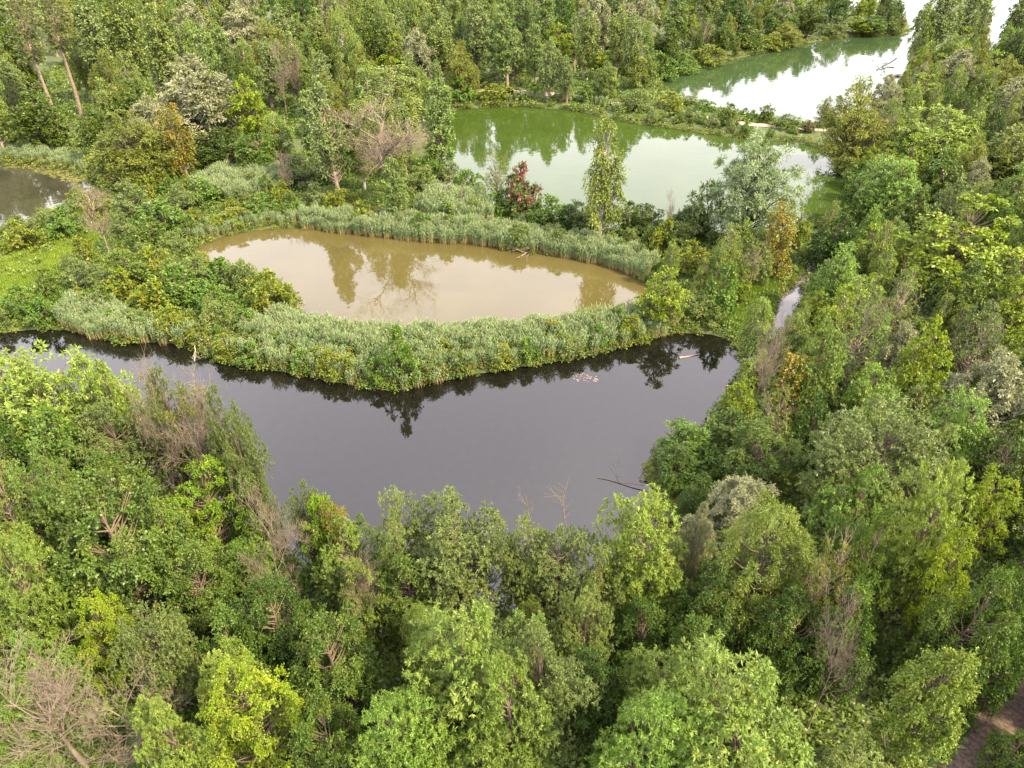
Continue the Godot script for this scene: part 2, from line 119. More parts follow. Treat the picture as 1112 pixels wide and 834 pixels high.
# species, x, z, height, crown radius, label
const PLANTS := [
	[0, 6, -16.9, 13, 2.7, 0], [0, 10.3, -17.4, 13.5, 4, 1], [1, 15.5, -16, 8.6, 2.3, 2], [16, 18.5, -18, 13, 2.1, 3], [0, 0.2, -17.9, 12, 2.4, 4], [0, -5.5, -18, 11, 2.2, 5], [0, -15.7, -17.6, 10, 1.8, 6], [2, 29, -18.1, 9.3, 2.6, 7],
	[0, -24.6, -18.5, 10, 1.8, 8], [2, -8.8, -18.5, 10, 2, 9], [4, -12.8, -19.2, 10, 2.6, 10], [0, -2.9, -20.5, 12.5, 3.4, 11], [1, 1.6, -20.1, 11, 2.5, 12], [9, -22.7, -19.5, 9.5, 3.7, 13], [9, -18.9, -19.2, 8, 2.3, 14], [2, 26, -19, 4.5, 1.4, 15],
	[9, 16.7, -21.7, 11, 1.1, 16], [6, 31.1, -22, 10.3, 2.6, 17], [3, 4.1, -21.2, 8, 2.2, 18], [10, -30, -21.4, 8.2, 2.7, 19], [0, 7.5, -21.6, 8, 2.2, 20], [17, -14.8, -21.8, 7.7, 1.9, 21], [2, -9.7, -22.4, 9, 2.5, 22], [3, 26.1, -23.3, 11, 2.2, 23],
	[2, 24, -23.7, 12, 2.4, 24], [1, -18.8, -22.9, 9, 2, 25], [0, -25.2, -22.7, 7.6, 1.9, 26], [2, 18.6, -24.3, 10, 2, 27], [4, -22.4, -24.1, 9, 1.8, 28], [2, 10.5, -23.5, 7.6, 2, 29], [17, 1, -23.9, 7.4, 2, 30], [0, -27.4, -25.6, 11, 2.3, 31],
	[1, 3.8, -24.8, 9, 1.8, 32], [2, -16, -24.5, 8, 2.1, 33], [2, 28.6, -26.4, 12, 1.8, 24], [4, 24.4, -26.4, 12, 1.8, 34], [6, -4.9, -24.6, 7.7, 1.9, 35], [10, 17.6, -26.3, 11, 1.6, 36], [3, 16.1, -25.1, 8, 2.4, 37], [2, 32.4, -26.2, 10.4, 2.5, 24],
	[1, -1.7, -25.2, 7.2, 2, 38], [17, 23.6, -28.1, 14, 2.5, 39], [6, 14.8, -27.8, 13, 4, 40], [3, -13.7, -25.7, 8, 2.7, 41], [2, 20.9, -27.6, 12, 1.9, 42], [3, 7.7, -25.5, 7, 2.2, 43], [2, -23.4, -28.8, 13, 4.1, 44], [3, 11.2, -27, 8, 2.5, 37],
	[6, -30.5, -26.7, 7.2, 2.3, 45], [2, -18.9, -27.9, 9, 2.5, 33], [6, 0.8, -26.8, 5.5, 1.5, 46], [17, 8.1, -29.8, 12, 2.9, 47], [1, 5.3, -28.4, 8.5, 1.7, 32], [2, -6, -28.4, 8, 2.3, 48], [9, -14.6, -29.4, 10, 2, 49], [9, -8.8, -28.2, 7, 1.7, 50],
	[1, 0.8, -29.5, 10, 1.8, 51], [1, 2.8, -29.3, 9.5, 2.4, 32], [14, -9.2, -28, 7, 2.2, 52], [0, -31.4, -30.2, 10, 2, 53], [0, -21.3, -30.2, 10, 1.7, 31], [4, -36.4, -30.8, 10.5, 3.4, 54], [1, -3, -30, 10.5, 3.5, 55], [4, 35.2, -30.5, 8.6, 2.1, 56],
	[5, 11, -31.1, 10, 1.1, 57], [0, -10.9, -30.5, 8, 2.3, 58], [1, -7.4, -30.7, 10.5, 2.1, 59], [0, 22.4, -32.6, 10, 2.4, 60], [0, -17.6, -31.1, 5.6, 1.8, 61], [4, 31.2, -33.4, 10, 2.1, 62], [10, -32.6, -33.4, 10, 2.4, 63], [17, -30.3, -34.1, 11, 2.4, 64],
	[4, -20.4, -33.7, 10, 2.8, 65], [4, -12.4, -32.7, 9, 1.7, 66], [11, -10.9, -32.3, 9, 1.4, 67], [2, -17, -33.7, 9, 1.8, 33], [2, -26.2, -34.5, 11, 2.8, 68], [1, -13.6, -33.3, 9, 1.5, 69], [5, 37.3, -34.2, 9.7, 2.5, 70], [5, 12.5, -33.4, 5.5, 1.7, 71],
	[1, 24.3, -36.4, 12.5, 4.2, 72], [5, 15.7, -34.4, 7.5, 2.8, 71], [1, -17.2, -35, 13, 1.5, 73], [9, -20.9, -37.4, 13, 2.6, 74], [1, -36, -35.4, 7.1, 2.2, 75], [9, -23.5, -37.5, 12, 1.6, 76], [1, -18.9, -36.2, 14, 1.6, 73], [3, 34, -37, 10, 2.6, 77],
	[1, 29.3, -37, 10, 1.9, 78], [10, 37.6, -37.8, 8.6, 2.1, 79], [2, -32.2, -39, 11, 3, 80], [10, -21.8, -37.8, 14, 2.2, 81], [1, -28.3, -39.2, 11, 3.3, 82], [3, -36.4, -38.9, 10, 2.7, 83], [3, 13.8, -37.8, 5.4, 1.9, 84], [1, -24, -39.1, 14, 1.9, 85],
	[10, -26, -40.3, 13, 2.2, 86], [10, -40.4, -39.9, 8, 2, 87], [17, 33.3, -41, 10, 2.4, 88], [2, 40.4, -41.5, 10.9, 3, 89], [17, -35.9, -43.3, 12, 4.1, 90], [2, 19.1, -41.2, 7, 3.2, 91], [17, -31.4, -43.7, 12, 3, 92], [0, 27.7, -43.1, 9.1, 2.2, 93],
	[17, -29.6, -42.8, 12.5, 2, 92], [17, -40, -45.2, 12, 2.9, 92], [5, 37.1, -44.8, 11, 3.4, 94], [3, 23.5, -43.6, 8, 1.8, 84], [10, -44.4, -43.7, 7.8, 2.1, 95], [10, 21.1, -44.2, 8, 1.8, 96], [3, 13.6, -42.5, 4, 2.6, 97], [1, 32.3, -45.2, 7.9, 1.9, 98],
	[3, 44.3, -48, 11.5, 3.2, 77], [12, 14.7, -44.6, 4, 3.3, 99], [4, 33.9, -48.8, 12, 2.4, 100], [2, 17.9, -46, 5, 2.3, 101], [0, 29.7, -47.8, 8.1, 2, 102], [1, -45.5, -47.7, 6.9, 2.2, 75], [0, 25.8, -49.7, 11, 2.2, 103], [9, 21.2, -50.4, 9, 1.4, 104],
	[4, 19.2, -49.2, 5.8, 1.7, 105], [11, 24.1, -50.4, 8, 2.2, 106], [1, 44.4, -51.8, 7.4, 1.8, 107], [1, 28.6, -52.2, 7.1, 1.8, 108], [5, 34.8, -53.1, 8.6, 2.2, 109], [9, 22.9, -53, 7, 0.7, 110], [10, 31.6, -54.8, 11, 2.8, 111], [10, 41.9, -54.1, 9, 2.5, 112],
	[4, 46.4, -54.4, 7.6, 2.4, 113], [17, 22.9, -55.3, 4.7, 1.5, 114], [12, -10.6, -57.3, 6.2, 1.9, 115], [1, 43.9, -57.3, 8.4, 2.1, 116], [10, 25.2, -57.1, 5.5, 1.5, 117], [8, 27.1, -58.5, 7.3, 1.6, 118], [4, 48.1, -59.7, 10, 2.7, 119], [17, 34.4, -58.6, 7.1, 1.9, 120],
	[13, -18.2, -58.5, 2.8, 1.3, 121], [4, 31.4, -59.8, 9, 2.6, 122], [12, -13.1, -57.3, 2.6, 1.6, 123], [1, 53.3, -59.5, 6, 1.5, 124], [8, 24, -60.2, 8, 1.6, 125], [8, 43.3, -60.1, 6.8, 1.1, 126], [14, -7.9, -58.4, 2.4, 1.8, 127], [13, -16.9, -58.4, 2.4, 1.8, 128],
	[10, 38.2, -61.7, 9, 2.3, 129], [8, 42, -61.1, 7.4, 1.1, 126], [12, -5.2, -59.2, 2.2, 1.6, 130], [12, -21, -59.5, 2.2, 1.6, 131], [12, -14.1, -59.2, 2.2, 1.2, 130], [2, 45.5, -62.5, 10, 3.2, 132], [13, -19.2, -59.8, 2.2, 1.5, 133], [12, 1.5, -61.2, 2.6, 1.6, 134],
	[8, 54.8, -62.9, 8.1, 1.3, 135], [13, -1, -60.3, 2.2, 1.7, 136], [13, -7.1, -60.6, 2.4, 1.6, 137], [12, -26.6, -60.9, 2.2, 1.7, 138], [13, -16.5, -60.6, 1.7, 1.1, 139], [8, 29.4, -62.8, 5.9, 1.2, 118], [13, -22.1, -61.2, 2, 1, 139], [13, -29.2, -61.8, 2.4, 1.6, 140],
	[13, -18, -61.4, 1.7, 0.9, 139], [14, 5.9, -62.4, 2.4, 1.7, 141], [12, -9.7, -62.1, 2.3, 1.2, 123], [12, 0.1, -61.9, 1.7, 0.9, 142], [13, 3.3, -62, 1.7, 1.1, 143], [17, 35.2, -64.7, 7.4, 2.3, 144], [12, 9.1, -63.6, 2.6, 1.6, 145], [12, 1.6, -62.8, 1.9, 1.2, 146],
	[13, -18.9, -62.8, 1.9, 1.2, 139], [12, -24.5, -62.7, 2, 1.4, 147], [12, -21.5, -63.1, 2.2, 1.2, 131], [1, 40.6, -65.1, 6.6, 1.7, 148], [14, -15, -63.1, 2.2, 1.9, 149], [14, -3.5, -63.1, 2.2, 1.9, 150], [12, -12.3, -63.3, 2.3, 1.3, 123], [14, -26.7, -63.6, 2.2, 1.4, 151],
	[12, -0.6, -64.2, 2.3, 1.3, 142], [12, -30.9, -64.3, 2.1, 1.1, 138], [13, 12.7, -65.3, 2.8, 1.7, 152], [13, -33, -64.4, 2.1, 1.4, 153], [13, 4.3, -64.6, 2.6, 1.7, 154], [13, -24.5, -64.7, 1.8, 1.1, 155], [4, 38.1, -66.8, 6.5, 1.8, 156], [12, 2, -64.9, 1.9, 1.2, 146],
	[13, -20.5, -64.9, 1.8, 1, 139], [17, 57.3, -67.3, 7.1, 1.9, 157], [4, 16.5, -67.7, 7.5, 2.9, 158], [13, -36, -65.9, 3.4, 2.3, 140], [13, -23.2, -65.4, 1.5, 0.8, 155], [12, -28.3, -66.5, 2.9, 1.8, 159], [14, -31.5, -66.7, 4, 2.3, 160], [12, 11.3, -66.6, 3, 1.5, 161],
	[14, 8.4, -66.5, 2.6, 2, 162], [12, -24.9, -66.6, 2.1, 1.3, 163], [4, 33.1, -67.9, 4.5, 1.6, 164], [17, 35.6, -69.8, 9, 2.7, 165], [12, -43.2, -67.1, 2.4, 1.4, 159], [14, -40.6, -67, 2.5, 2, 166], [8, 53.8, -69, 6.7, 1.3, 167], [8, 42.8, -69.1, 6.4, 1.2, 167],
	[4, 48.9, -72.1, 13, 6.6, 168], [14, -56.8, -68, 3.1, 1.6, 169], [1, 59.8, -69.8, 7.4, 2.2, 170], [12, -51.4, -68.8, 3.2, 1.9, 159], [14, 21.7, -68.6, 3, 2, 171], [8, 41, -71, 7.9, 1.5, 135], [12, 23, -70, 6.5, 2.5, 172], [1, 56.2, -71.2, 7.7, 2.3, 170],
	[12, -54.3, -69.8, 3.9, 2.2, 159], [12, -32.9, -69.8, 4, 2.6, 159], [14, 19.9, -69.7, 3, 2.1, 173], [8, 41.5, -73.3, 9.8, 1.4, 174], [13, -40, -70.9, 4, 2.6, 175], [12, -46.3, -70.7, 3, 2.6, 176], [13, -26.8, -71.5, 5, 2.9, 177], [10, 58.9, -73.3, 8.1, 2.1, 178],
	[4, 26.1, -72.3, 4.7, 1.3, 179], [8, 23.5, -74.1, 7.6, 1.2, 180], [12, -38, -72.6, 4.5, 3.2, 181], [13, -49.3, -72.2, 2.2, 1.4, 153], [8, 43.7, -75, 8.8, 1.7, 167], [12, -31.1, -72.3, 2.1, 1.1, 138], [13, -44.6, -72.9, 4, 2.3, 175], [10, 27.9, -74.7, 7.4, 2.1, 182],
	[8, 21.9, -74, 5.4, 1, 180], [12, -52.2, -72.8, 2.1, 1.2, 183], [2, 62.6, -76.1, 8.2, 2.5, 184], [8, 25, -76.3, 8.3, 1.6, 180], [12, -53.8, -74.3, 3.3, 1.8, 185], [2, 40.8, -75.6, 6.4, 1.8, 186], [14, -31.3, -74.9, 4.5, 2.2, 160], [8, 29.9, -76.6, 5.4, 0.9, 187],
	[14, -50.4, -76.1, 3.9, 2.5, 188], [12, -45.3, -76.1, 4.5, 3.3, 189], [8, 19, -77.5, 6.2, 1, 190], [11, 32.4, -79.3, 10, 2.5, 191], [14, -37.4, -76.6, 4, 2.7, 160], [12, -34.1, -76.6, 4, 2.5, 159], [8, 26.8, -78, 6.1, 1, 187], [4, 42.9, -78.7, 7.4, 2.5, 192],
	[14, -40.5, -77.8, 3.5, 1.8, 169], [10, 64.1, -80.3, 9.2, 2.2, 129], [8, 29.1, -78.5, 4.7, 1, 187], [13, -43.9, -79.1, 4, 2.8, 193], [17, 28, -81, 6.7, 1.7, 194], [8, 30.1, -81.3, 6.4, 1.2, 187], [12, 18.7, -79.9, 2.5, 1.4, 195], [13, -37.8, -80.2, 2.9, 1.7, 140],
	[13, 22.3, -80.4, 4, 2.3, 196], [14, -54.4, -80.1, 2.1, 1.5, 197], [1, 47, -82.3, 7.2, 1.7, 198], [1, 68.3, -82, 6, 1.6, 124], [8, 64.7, -83, 8, 1.5, 126], [3, 40.3, -82.5, 7.5, 3.1, 199], [8, 62, -82.3, 6.2, 0.9, 126], [13, -54.1, -82.6, 3.6, 1.8, 200],
	[12, -42.2, -82.3, 2.5, 1.2, 185], [13, -49, -82.3, 2.2, 1.6, 201], [10, 68.2, -85.6, 9.2, 2.9, 129], [19, 30.4, -88.4, 15.5, 6.8, 202], [14, -46.4, -83.2, 3, 1.5, 203], [8, 11.6, -89.3, 17, 2.9, 204], [9, -52.5, -85.6, 8, 2.6, 205], [14, 16.4, -83.5, 2.8, 1.5, 206],
	[2, 51.2, -86.9, 9, 3, 207], [10, 72.5, -86.7, 6.8, 2.1, 208], [2, 63.1, -87.1, 7.5, 2, 184], [13, 19.5, -85.7, 5, 2, 209], [17, 46.7, -86.8, 6.6, 1.7, 210], [1, 56.4, -88.1, 9.1, 2.7, 116], [14, -43.7, -85.7, 3.5, 2.2, 211], [3, 21.4, -86.4, 4.5, 2.7, 212],
	[14, -70, -85.7, 2.6, 1.5, 169], [12, 14.2, -85.8, 2.4, 1.6, 213], [4, 37.7, -87.7, 6.1, 1.9, 192], [13, -63.9, -86.8, 4, 3, 193], [8, 70.2, -88.4, 6.7, 1.1, 126], [0, 66.1, -90.2, 11, 3.6, 214], [14, 9.2, -86.6, 2.4, 1.7, 215], [12, 18, -87.6, 2.9, 1.5, 213],
	[12, 6.1, -87.8, 3, 1.7, 213], [12, -47.6, -88, 4, 3, 216], [8, 62.6, -90.2, 8.2, 1.3, 126], [12, -72, -88.4, 3.5, 2.2, 159], [9, 21.1, -89.8, 6, 0.7, 217], [8, 42.4, -89.9, 6.1, 1.2, 218], [17, 50.5, -92.6, 11, 4.4, 219], [8, 73.8, -90.7, 6.5, 1.3, 126],
	[17, 71, -91.8, 8.9, 2.4, 220], [12, 1, -89.4, 3, 2.2, 221], [14, 15.8, -89.5, 2.4, 1.4, 222], [14, 5.1, -90, 2.5, 1.6, 222], [14, -52.4, -90.5, 3.5, 2.2, 203], [3, 23.7, -91.3, 5, 3.5, 223], [8, 73.8, -93.1, 8.5, 1.4, 126], [12, -60.8, -91.1, 4, 3.1, 224],
	[14, -70.2, -91.1, 2.3, 1.2, 151], [17, 62.4, -93.1, 6.7, 1.8, 225], [14, 26.1, -92.2, 8, 4.2, 226], [14, -67.6, -91.7, 3, 2.5, 166], [14, -4.4, -91.6, 2.3, 1.2, 227], [12, 46.6, -92.5, 5, 2.5, 228], [12, -44.3, -92.1, 3, 1.5, 185], [3, 10.6, -92.7, 4, 2.5, 229],
	[12, -12.4, -92.8, 3.4, 1.8, 230], [3, 18.2, -93, 4.5, 3.2, 231], [14, -55.2, -92.6, 2.8, 1.5, 211], [12, -6.2, -92.9, 2.6, 1.5, 232], [12, -2.6, -92.8, 2.1, 1.5, 233], [3, 78.9, -96.5, 10.5, 3.1, 234], [12, -8.8, -93.2, 2.7, 1.4, 235], [14, 1, -93.2, 2.6, 1.5, 236],
	[12, 16, -93.5, 4.5, 2.6, 237], [7, -16.2, -96.3, 9.7, 2, 238], [14, -64.6, -93.7, 3.1, 2, 169], [14, -15.8, -93.6, 2.4, 1.6, 239], [3, 8.9, -94.7, 4.5, 2.6, 229], [12, -48.8, -94.4, 4, 3.9, 224], [13, -41.5, -94.1, 2.3, 1.5, 140], [12, 5.2, -95.8, 4.5, 3.6, 240],
	[14, -5.5, -95.2, 2.3, 1.6, 241], [2, 48.7, -97.6, 7.6, 2.4, 242], [5, 65.3, -98.1, 8.7, 2.2, 243], [2, 60.4, -98.7, 10, 4, 244], [12, -9.1, -96.2, 3.3, 2.4, 245], [13, -59.6, -96.4, 4, 2.4, 193], [13, -45.4, -96.2, 2.3, 1.2, 246], [13, -39.5, -96.3, 2.5, 2.6, 247],
	[8, 75.7, -101.2, 12.3, 2.1, 248], [14, -66.7, -97.4, 2.1, 1.4, 151], [13, -21.3, -97.7, 3, 3, 249], [14, -5.8, -98.1, 3.3, 2.2, 250], [14, -54.4, -98.7, 5, 3.6, 160], [14, 1.9, -98.5, 4, 3.3, 251], [12, -33.3, -98.4, 2.3, 1.2, 159], [9, -17.7, -103.1, 12, 7.8, 252],
	[4, 57.3, -102.9, 11.3, 2.8, 253], [10, -2.1, -102, 9, 2.3, 254], [13, -58.7, -99.2, 2.2, 1.2, 255], [12, -2.1, -99.6, 3.5, 2.7, 256], [14, -47.9, -100, 4, 3.1, 160], [12, -0.8, -100, 4, 2.4, 257], [7, -26.6, -106.3, 17.6, 3.1, 258], [15, 1.2, -99.3, 8, 2.6, 259],
	[12, -36.6, -100.2, 3, 3.1, 176], [12, -32.5, -100.9, 3, 1.9, 159], [13, -41.1, -100.6, 2.2, 1.4, 140], [6, 67.3, -104.1, 10.4, 2.7, 260], [14, -10.4, -101.1, 2.8, 1.9, 261], [14, -63.5, -101.3, 3, 2.5, 262], [13, -25.3, -101.3, 3, 2.7, 263], [13, -60.4, -101.5, 2.6, 1.6, 264],
	[4, 84, -104.8, 8.9, 2.5, 253], [12, -46, -103, 4, 3.4, 176], [13, -34.6, -103.5, 3.6, 2, 175], [14, -29.2, -103.3, 3.5, 2.5, 265], [0, 73.8, -106.8, 11, 5.1, 266], [14, -41.1, -103.2, 2.5, 1.8, 166], [8, -23, -108.5, 14.5, 2.1, 267], [13, -65.3, -104, 2.7, 2, 268],
	[12, -61.6, -104.5, 3.1, 2, 269], [2, 54.4, -106.3, 6.6, 1.9, 242], [14, -9.4, -104.7, 2.1, 1.3, 241], [13, -55.5, -105.3, 3.5, 1.9, 264], [9, -34.2, -107.3, 6, 1.7, 270], [12, -37.8, -106.3, 3.3, 1.7, 159], [2, 84.6, -108.9, 9.7, 2.5, 271], [12, -6.8, -107.1, 4.5, 3.1, 272],
	[14, -44.7, -106.9, 2.4, 1.3, 169], [6, -59.6, -111.2, 12, 7, 273], [12, -53.1, -107.4, 2.6, 1.8, 274], [8, 79.7, -110.9, 10.8, 1.6, 248], [14, -40.3, -108.3, 3.4, 2.5, 166], [8, -18.3, -112.8, 13.9, 2.1, 267], [14, -14.5, -108.6, 4, 3.6, 275], [13, -50.2, -108.6, 2.4, 1.7, 268],
	[14, -34, -110.6, 5, 3.9, 160], [4, 57, -112.2, 6.8, 2.1, 276], [11, -53.4, -115.2, 12, 3.2, 277], [12, -47.1, -111.4, 2.4, 1.4, 278], [7, -17.5, -116.2, 12.5, 2.1, 279], [7, -11.7, -117.4, 16, 3, 280], [7, -22.3, -116.7, 12.5, 2, 279], [13, -65.8, -113.5, 6, 3.3, 281],
	[14, -30.8, -113.2, 5, 3.3, 282], [14, -9.8, -113, 4, 3, 283], [12, 55.3, -112.3, 4, 3, 284], [17, 69.1, -116.2, 11, 6.2, 285], [4, 60.3, -114.5, 6.7, 2, 276], [3, 78.3, -116.6, 10.5, 2.5, 234], [17, 88.1, -116.4, 9.3, 2.9, 286], [7, -32.8, -118.2, 13.2, 2.5, 279],
	[2, 93.4, -118.2, 12.6, 3.3, 271], [8, 75, -118.1, 12.5, 2.3, 248], [2, -41.2, -116.4, 7, 3.8, 287], [5, -60.1, -119.3, 12, 3.6, 288], [12, -13, -116, 5, 3, 289], [12, -28.3, -117.6, 7, 3.8, 289], [6, 57.3, -122.5, 15, 5.8, 290], [3, 75.2, -122.4, 12.9, 3.1, 291],
	[8, 66.3, -121.4, 9.5, 1.4, 292], [8, -39.6, -121.5, 9, 2.8, 293], [2, -70, -122.7, 9.9, 3.5, 294], [6, 88, -123, 10.4, 2.9, 260], [3, -49.2, -121.4, 6.5, 4.7, 295], [8, 92.7, -123.1, 9.9, 1.6, 248], [14, 56.5, -118.8, 3, 3.1, 296], [10, 62.5, -123.7, 10, 2.8, 297],
	[4, 94.6, -125.9, 11.4, 2.9, 253], [8, 85.6, -125.8, 9.7, 1.8, 248], [7, -90.8, -127.9, 13.7, 2.6, 298], [4, -45.2, -128.6, 14, 4.2, 299], [7, -69.8, -128.2, 12.8, 2.3, 279], [5, -54.3, -130, 16, 8.2, 300], [8, -21.3, -130, 15, 6.6, 301], [17, 66.8, -127.5, 8.3, 2, 302],
	[2, -65.1, -129.4, 12.5, 4.2, 303], [2, 94.6, -130.5, 12.1, 3.1, 271], [8, 70.7, -130.9, 12, 2, 304], [2, 82.1, -131.1, 12.3, 3.6, 271], [3, -97, -130.8, 11.3, 4.3, 305], [18, -86, -137.9, 26, 3.3, 306], [2, -85, -131.9, 10, 5.1, 307], [8, 89.8, -132.9, 10.1, 1.7, 248],
	[8, 76, -134.3, 11, 1.8, 248], [8, -95.8, -136.7, 15.7, 2.4, 308], [8, -66.6, -135.9, 13.4, 2.5, 309], [5, -103.1, -138.3, 18.5, 6.1, 310], [8, 69.5, -134.7, 8.6, 1.5, 311], [8, -26.7, -137.2, 14, 3.8, 312], [8, -69.9, -138.4, 15.8, 2.9, 309], [8, 99.1, -137.6, 12.7, 2.4, 248],
	[6, -34.1, -137.5, 12, 4.6, 313], [7, -19.3, -141.6, 14.6, 2.7, 314], [5, 72.2, -140.9, 9.4, 2.7, 243], [3, -53.3, -143.9, 14.3, 3.5, 315], [10, -95.8, -142.5, 10, 2.1, 316], [5, 95.8, -142.5, 10, 5.3, 317], [7, -58.4, -146.8, 18.5, 3.1, 318], [12, 49.8, -139.9, 2.1, 1.1, 319],
	[8, 109.2, -144.5, 11.2, 2.1, 248], [7, -36.4, -146.1, 13.9, 2.7, 320], [12, 45.6, -141.6, 2.8, 1.8, 321], [12, 54.6, -141.6, 1.6, 0.9, 319], [15, 57.8, -141.8, 2.4, 1.3, 322], [6, -78.6, -146.9, 14, 4.5, 323], [7, -97.4, -146.5, 12.6, 2.8, 324], [8, 86.4, -146.4, 11.5, 2.1, 248],
	[14, 43, -143.1, 2.5, 1.3, 325], [9, -45.1, -147.7, 12, 2.2, 326], [6, 61.8, -145.7, 6.3, 1.8, 327], [8, -17.8, -148.1, 11.9, 2.6, 309], [18, -90.4, -154.2, 24, 3.3, 328], [8, -38.6, -150.2, 14, 2, 329], [12, 54.9, -145.5, 2.5, 3.7, 330], [14, 40.1, -145.9, 2.6, 1.7, 325],
	[8, -34.4, -151.5, 13.1, 2, 331], [12, 43.3, -147.4, 4, 2.8, 332], [7, -70.3, -154.9, 21, 4, 318], [8, 96.6, -151, 9.9, 1.4, 248], [5, 75.4, -150.7, 9.1, 3.3, 243], [4, 83, -151, 9, 5.2, 333], [12, 36.1, -147.9, 1.6, 0.9, 334], [9, -43.2, -152.4, 12, 1.9, 335],
	[12, 38.7, -148.6, 2.1, 1.2, 336], [7, -111.5, -156.2, 19.2, 4, 318], [12, 33.9, -149.3, 2.4, 1.4, 337], [12, 51.7, -149.6, 3.6, 2.1, 338], [8, -104.7, -154.5, 13.9, 2.4, 309], [14, 36.2, -150.8, 2.7, 1.6, 339], [12, 49.4, -150.7, 2.2, 1.5, 336], [14, 29.5, -150.9, 2.6, 2.5, 340],
	[8, -42.2, -155.5, 12.7, 2.2, 329], [5, -69.8, -155.2, 11, 4.7, 341], [7, -50.8, -156.7, 14.5, 3.2, 342], [3, 106.4, -155, 9.9, 2.6, 234], [2, 113.3, -154.3, 8, 2.1, 242], [7, -86.6, -161.5, 22, 4.2, 343], [12, 48.2, -153.2, 2.2, 1.2, 319], [7, -45.6, -158.9, 15.4, 2.6, 344],
	[6, -30.3, -158.1, 13, 4.2, 345], [6, 81, -156.7, 9.1, 2.6, 346], [6, 103.3, -158.6, 11, 3.9, 347], [12, 40.4, -155.2, 3, 2.9, 348], [8, 88.4, -158.4, 9.3, 1.4, 248], [7, -80.7, -164.3, 23, 4.3, 318], [13, 33.4, -156.2, 4, 3.5, 349], [8, 115.5, -159.3, 9.5, 1.6, 248],
	[14, 26.3, -158.3, 4.5, 4.1, 350], [8, -91.9, -163.2, 15.3, 2.7, 351], [8, -33.4, -163.2, 15.2, 2.4, 309], [7, -16.5, -161.1, 10.1, 2.1, 279], [8, 100.1, -161, 8.9, 1.5, 352], [8, -68.6, -165.4, 17.8, 2.7, 353], [8, 117.8, -162.3, 10.5, 1.8, 248], [8, -36.5, -166.4, 19, 2.7, 353],
	[7, -50.5, -164.5, 12.8, 2.1, 279], [8, -108.8, -164.8, 13.4, 2.6, 309], [7, -62.6, -166, 15.5, 3, 354], [8, 114.9, -164.6, 9.9, 1.7, 248], [7, 8, -166.5, 13.5, 2.8, 355], [7, 12.1, -165.3, 10, 2.1, 356], [4, 104.1, -165.8, 11, 3.6, 357], [8, -114.6, -166.7, 12.6, 2.5, 309],
	[14, 39.1, -162.4, 2.5, 3, 358], [2, -43.7, -168.1, 14, 4.4, 359], [8, 21, -166.1, 9, 2.8, 360], [4, 117.7, -166.5, 9.8, 2.5, 253], [5, -119.5, -169.8, 16.3, 4.6, 361], [7, -73.3, -169.5, 15.2, 2.4, 354], [0, 93.3, -167.2, 8.2, 2.1, 362], [12, 17.2, -165.9, 4, 3.5, 363],
	[2, -110.9, -171.6, 17, 5.1, 364], [8, -59.7, -170, 12.8, 2.4, 309], [12, -11.9, -167.1, 5, 4.7, 365], [6, -11.5, -170.4, 12, 4.1, 366], [0, 126, -170.7, 11.4, 3.5, 367], [5, 100.4, -170.7, 10, 5.2, 368], [14, 11.6, -168.1, 2.2, 1.7, 369], [13, -3.3, -168.7, 3.5, 5.2, 370],
	[4, 119.1, -171.7, 10.2, 2.9, 371], [6, -39.8, -174.9, 17.6, 4.5, 372], [5, 91.8, -170.8, 7.7, 2.1, 373], [4, -26.6, -173.4, 13, 4.4, 374], [5, -21.1, -174.3, 14, 4.8, 341], [8, -46, -174.7, 14.7, 2.4, 309], [7, -1, -176.4, 18.5, 3.5, 375], [14, 36, -169.8, 2.3, 1.6, 376],
	[8, 29.3, -173.6, 11, 3.8, 377], [7, -16, -177.2, 15, 3.3, 378], [12, 6.1, -172.2, 3.5, 2.5, 379], [6, 107.8, -175.8, 11, 3.4, 380], [14, 34.1, -172.3, 1.7, 1.1, 376], [7, -27.1, -178.4, 16, 2.7, 354], [4, 97.7, -175.5, 8.8, 2.6, 357], [7, 28.5, -178.9, 16.4, 2.8, 381],
	[6, -56.6, -178.6, 15, 5.3, 313], [2, -33.2, -179.5, 17, 5.3, 364], [7, -45.4, -179.6, 17.1, 3.1, 354], [7, 5.6, -178.6, 14.2, 2.8, 355], [5, -121.3, -178.8, 14.2, 3.7, 361], [7, -16.4, -181.7, 16.9, 2.8, 382], [8, -86.2, -183.5, 19.7, 2.8, 353], [7, -8.2, -184.3, 19, 3.9, 383],
	[4, 126.3, -180.7, 9.9, 3.1, 371], [7, 25.1, -184, 16.9, 3.1, 384], [7, -128, -184, 16.7, 3.5, 354], [14, -7.8, -178.5, 4, 4.4, 385], [6, 97.9, -180.9, 7.4, 2.6, 386], [3, 119.1, -183.1, 12, 3.9, 387], [7, -3.5, -183.3, 12.3, 2.2, 388], [7, 0.8, -183.4, 12.4, 2.7, 378],
	[7, -18.3, -185.1, 15.7, 2.5, 354], [7, 17.4, -185.2, 15.8, 3.2, 389], [7, -12.7, -185.7, 15, 2.4, 390], [3, 120, -184.2, 11, 5.5, 391], [8, 110.6, -184.6, 10.8, 1.7, 392], [7, -54.7, -187.2, 16.9, 3.7, 354], [8, -20.9, -188.1, 17.5, 2.7, 309], [7, -71.8, -187.3, 13.7, 2.8, 279],
	[8, 106.1, -186.5, 11, 3.9, 393], [3, 133.3, -186.8, 10.4, 2.9, 234], [3, 31.6, -188.1, 11.4, 4.1, 394], [7, -26.6, -190.3, 15.5, 2.9, 354], [7, -42, -191.6, 17.5, 3.2, 354], [4, 100.5, -188.2, 8.7, 2.6, 253], [5, 137.9, -190.8, 13, 4.3, 395], [8, -31.2, -193.4, 18.4, 2.9, 353],
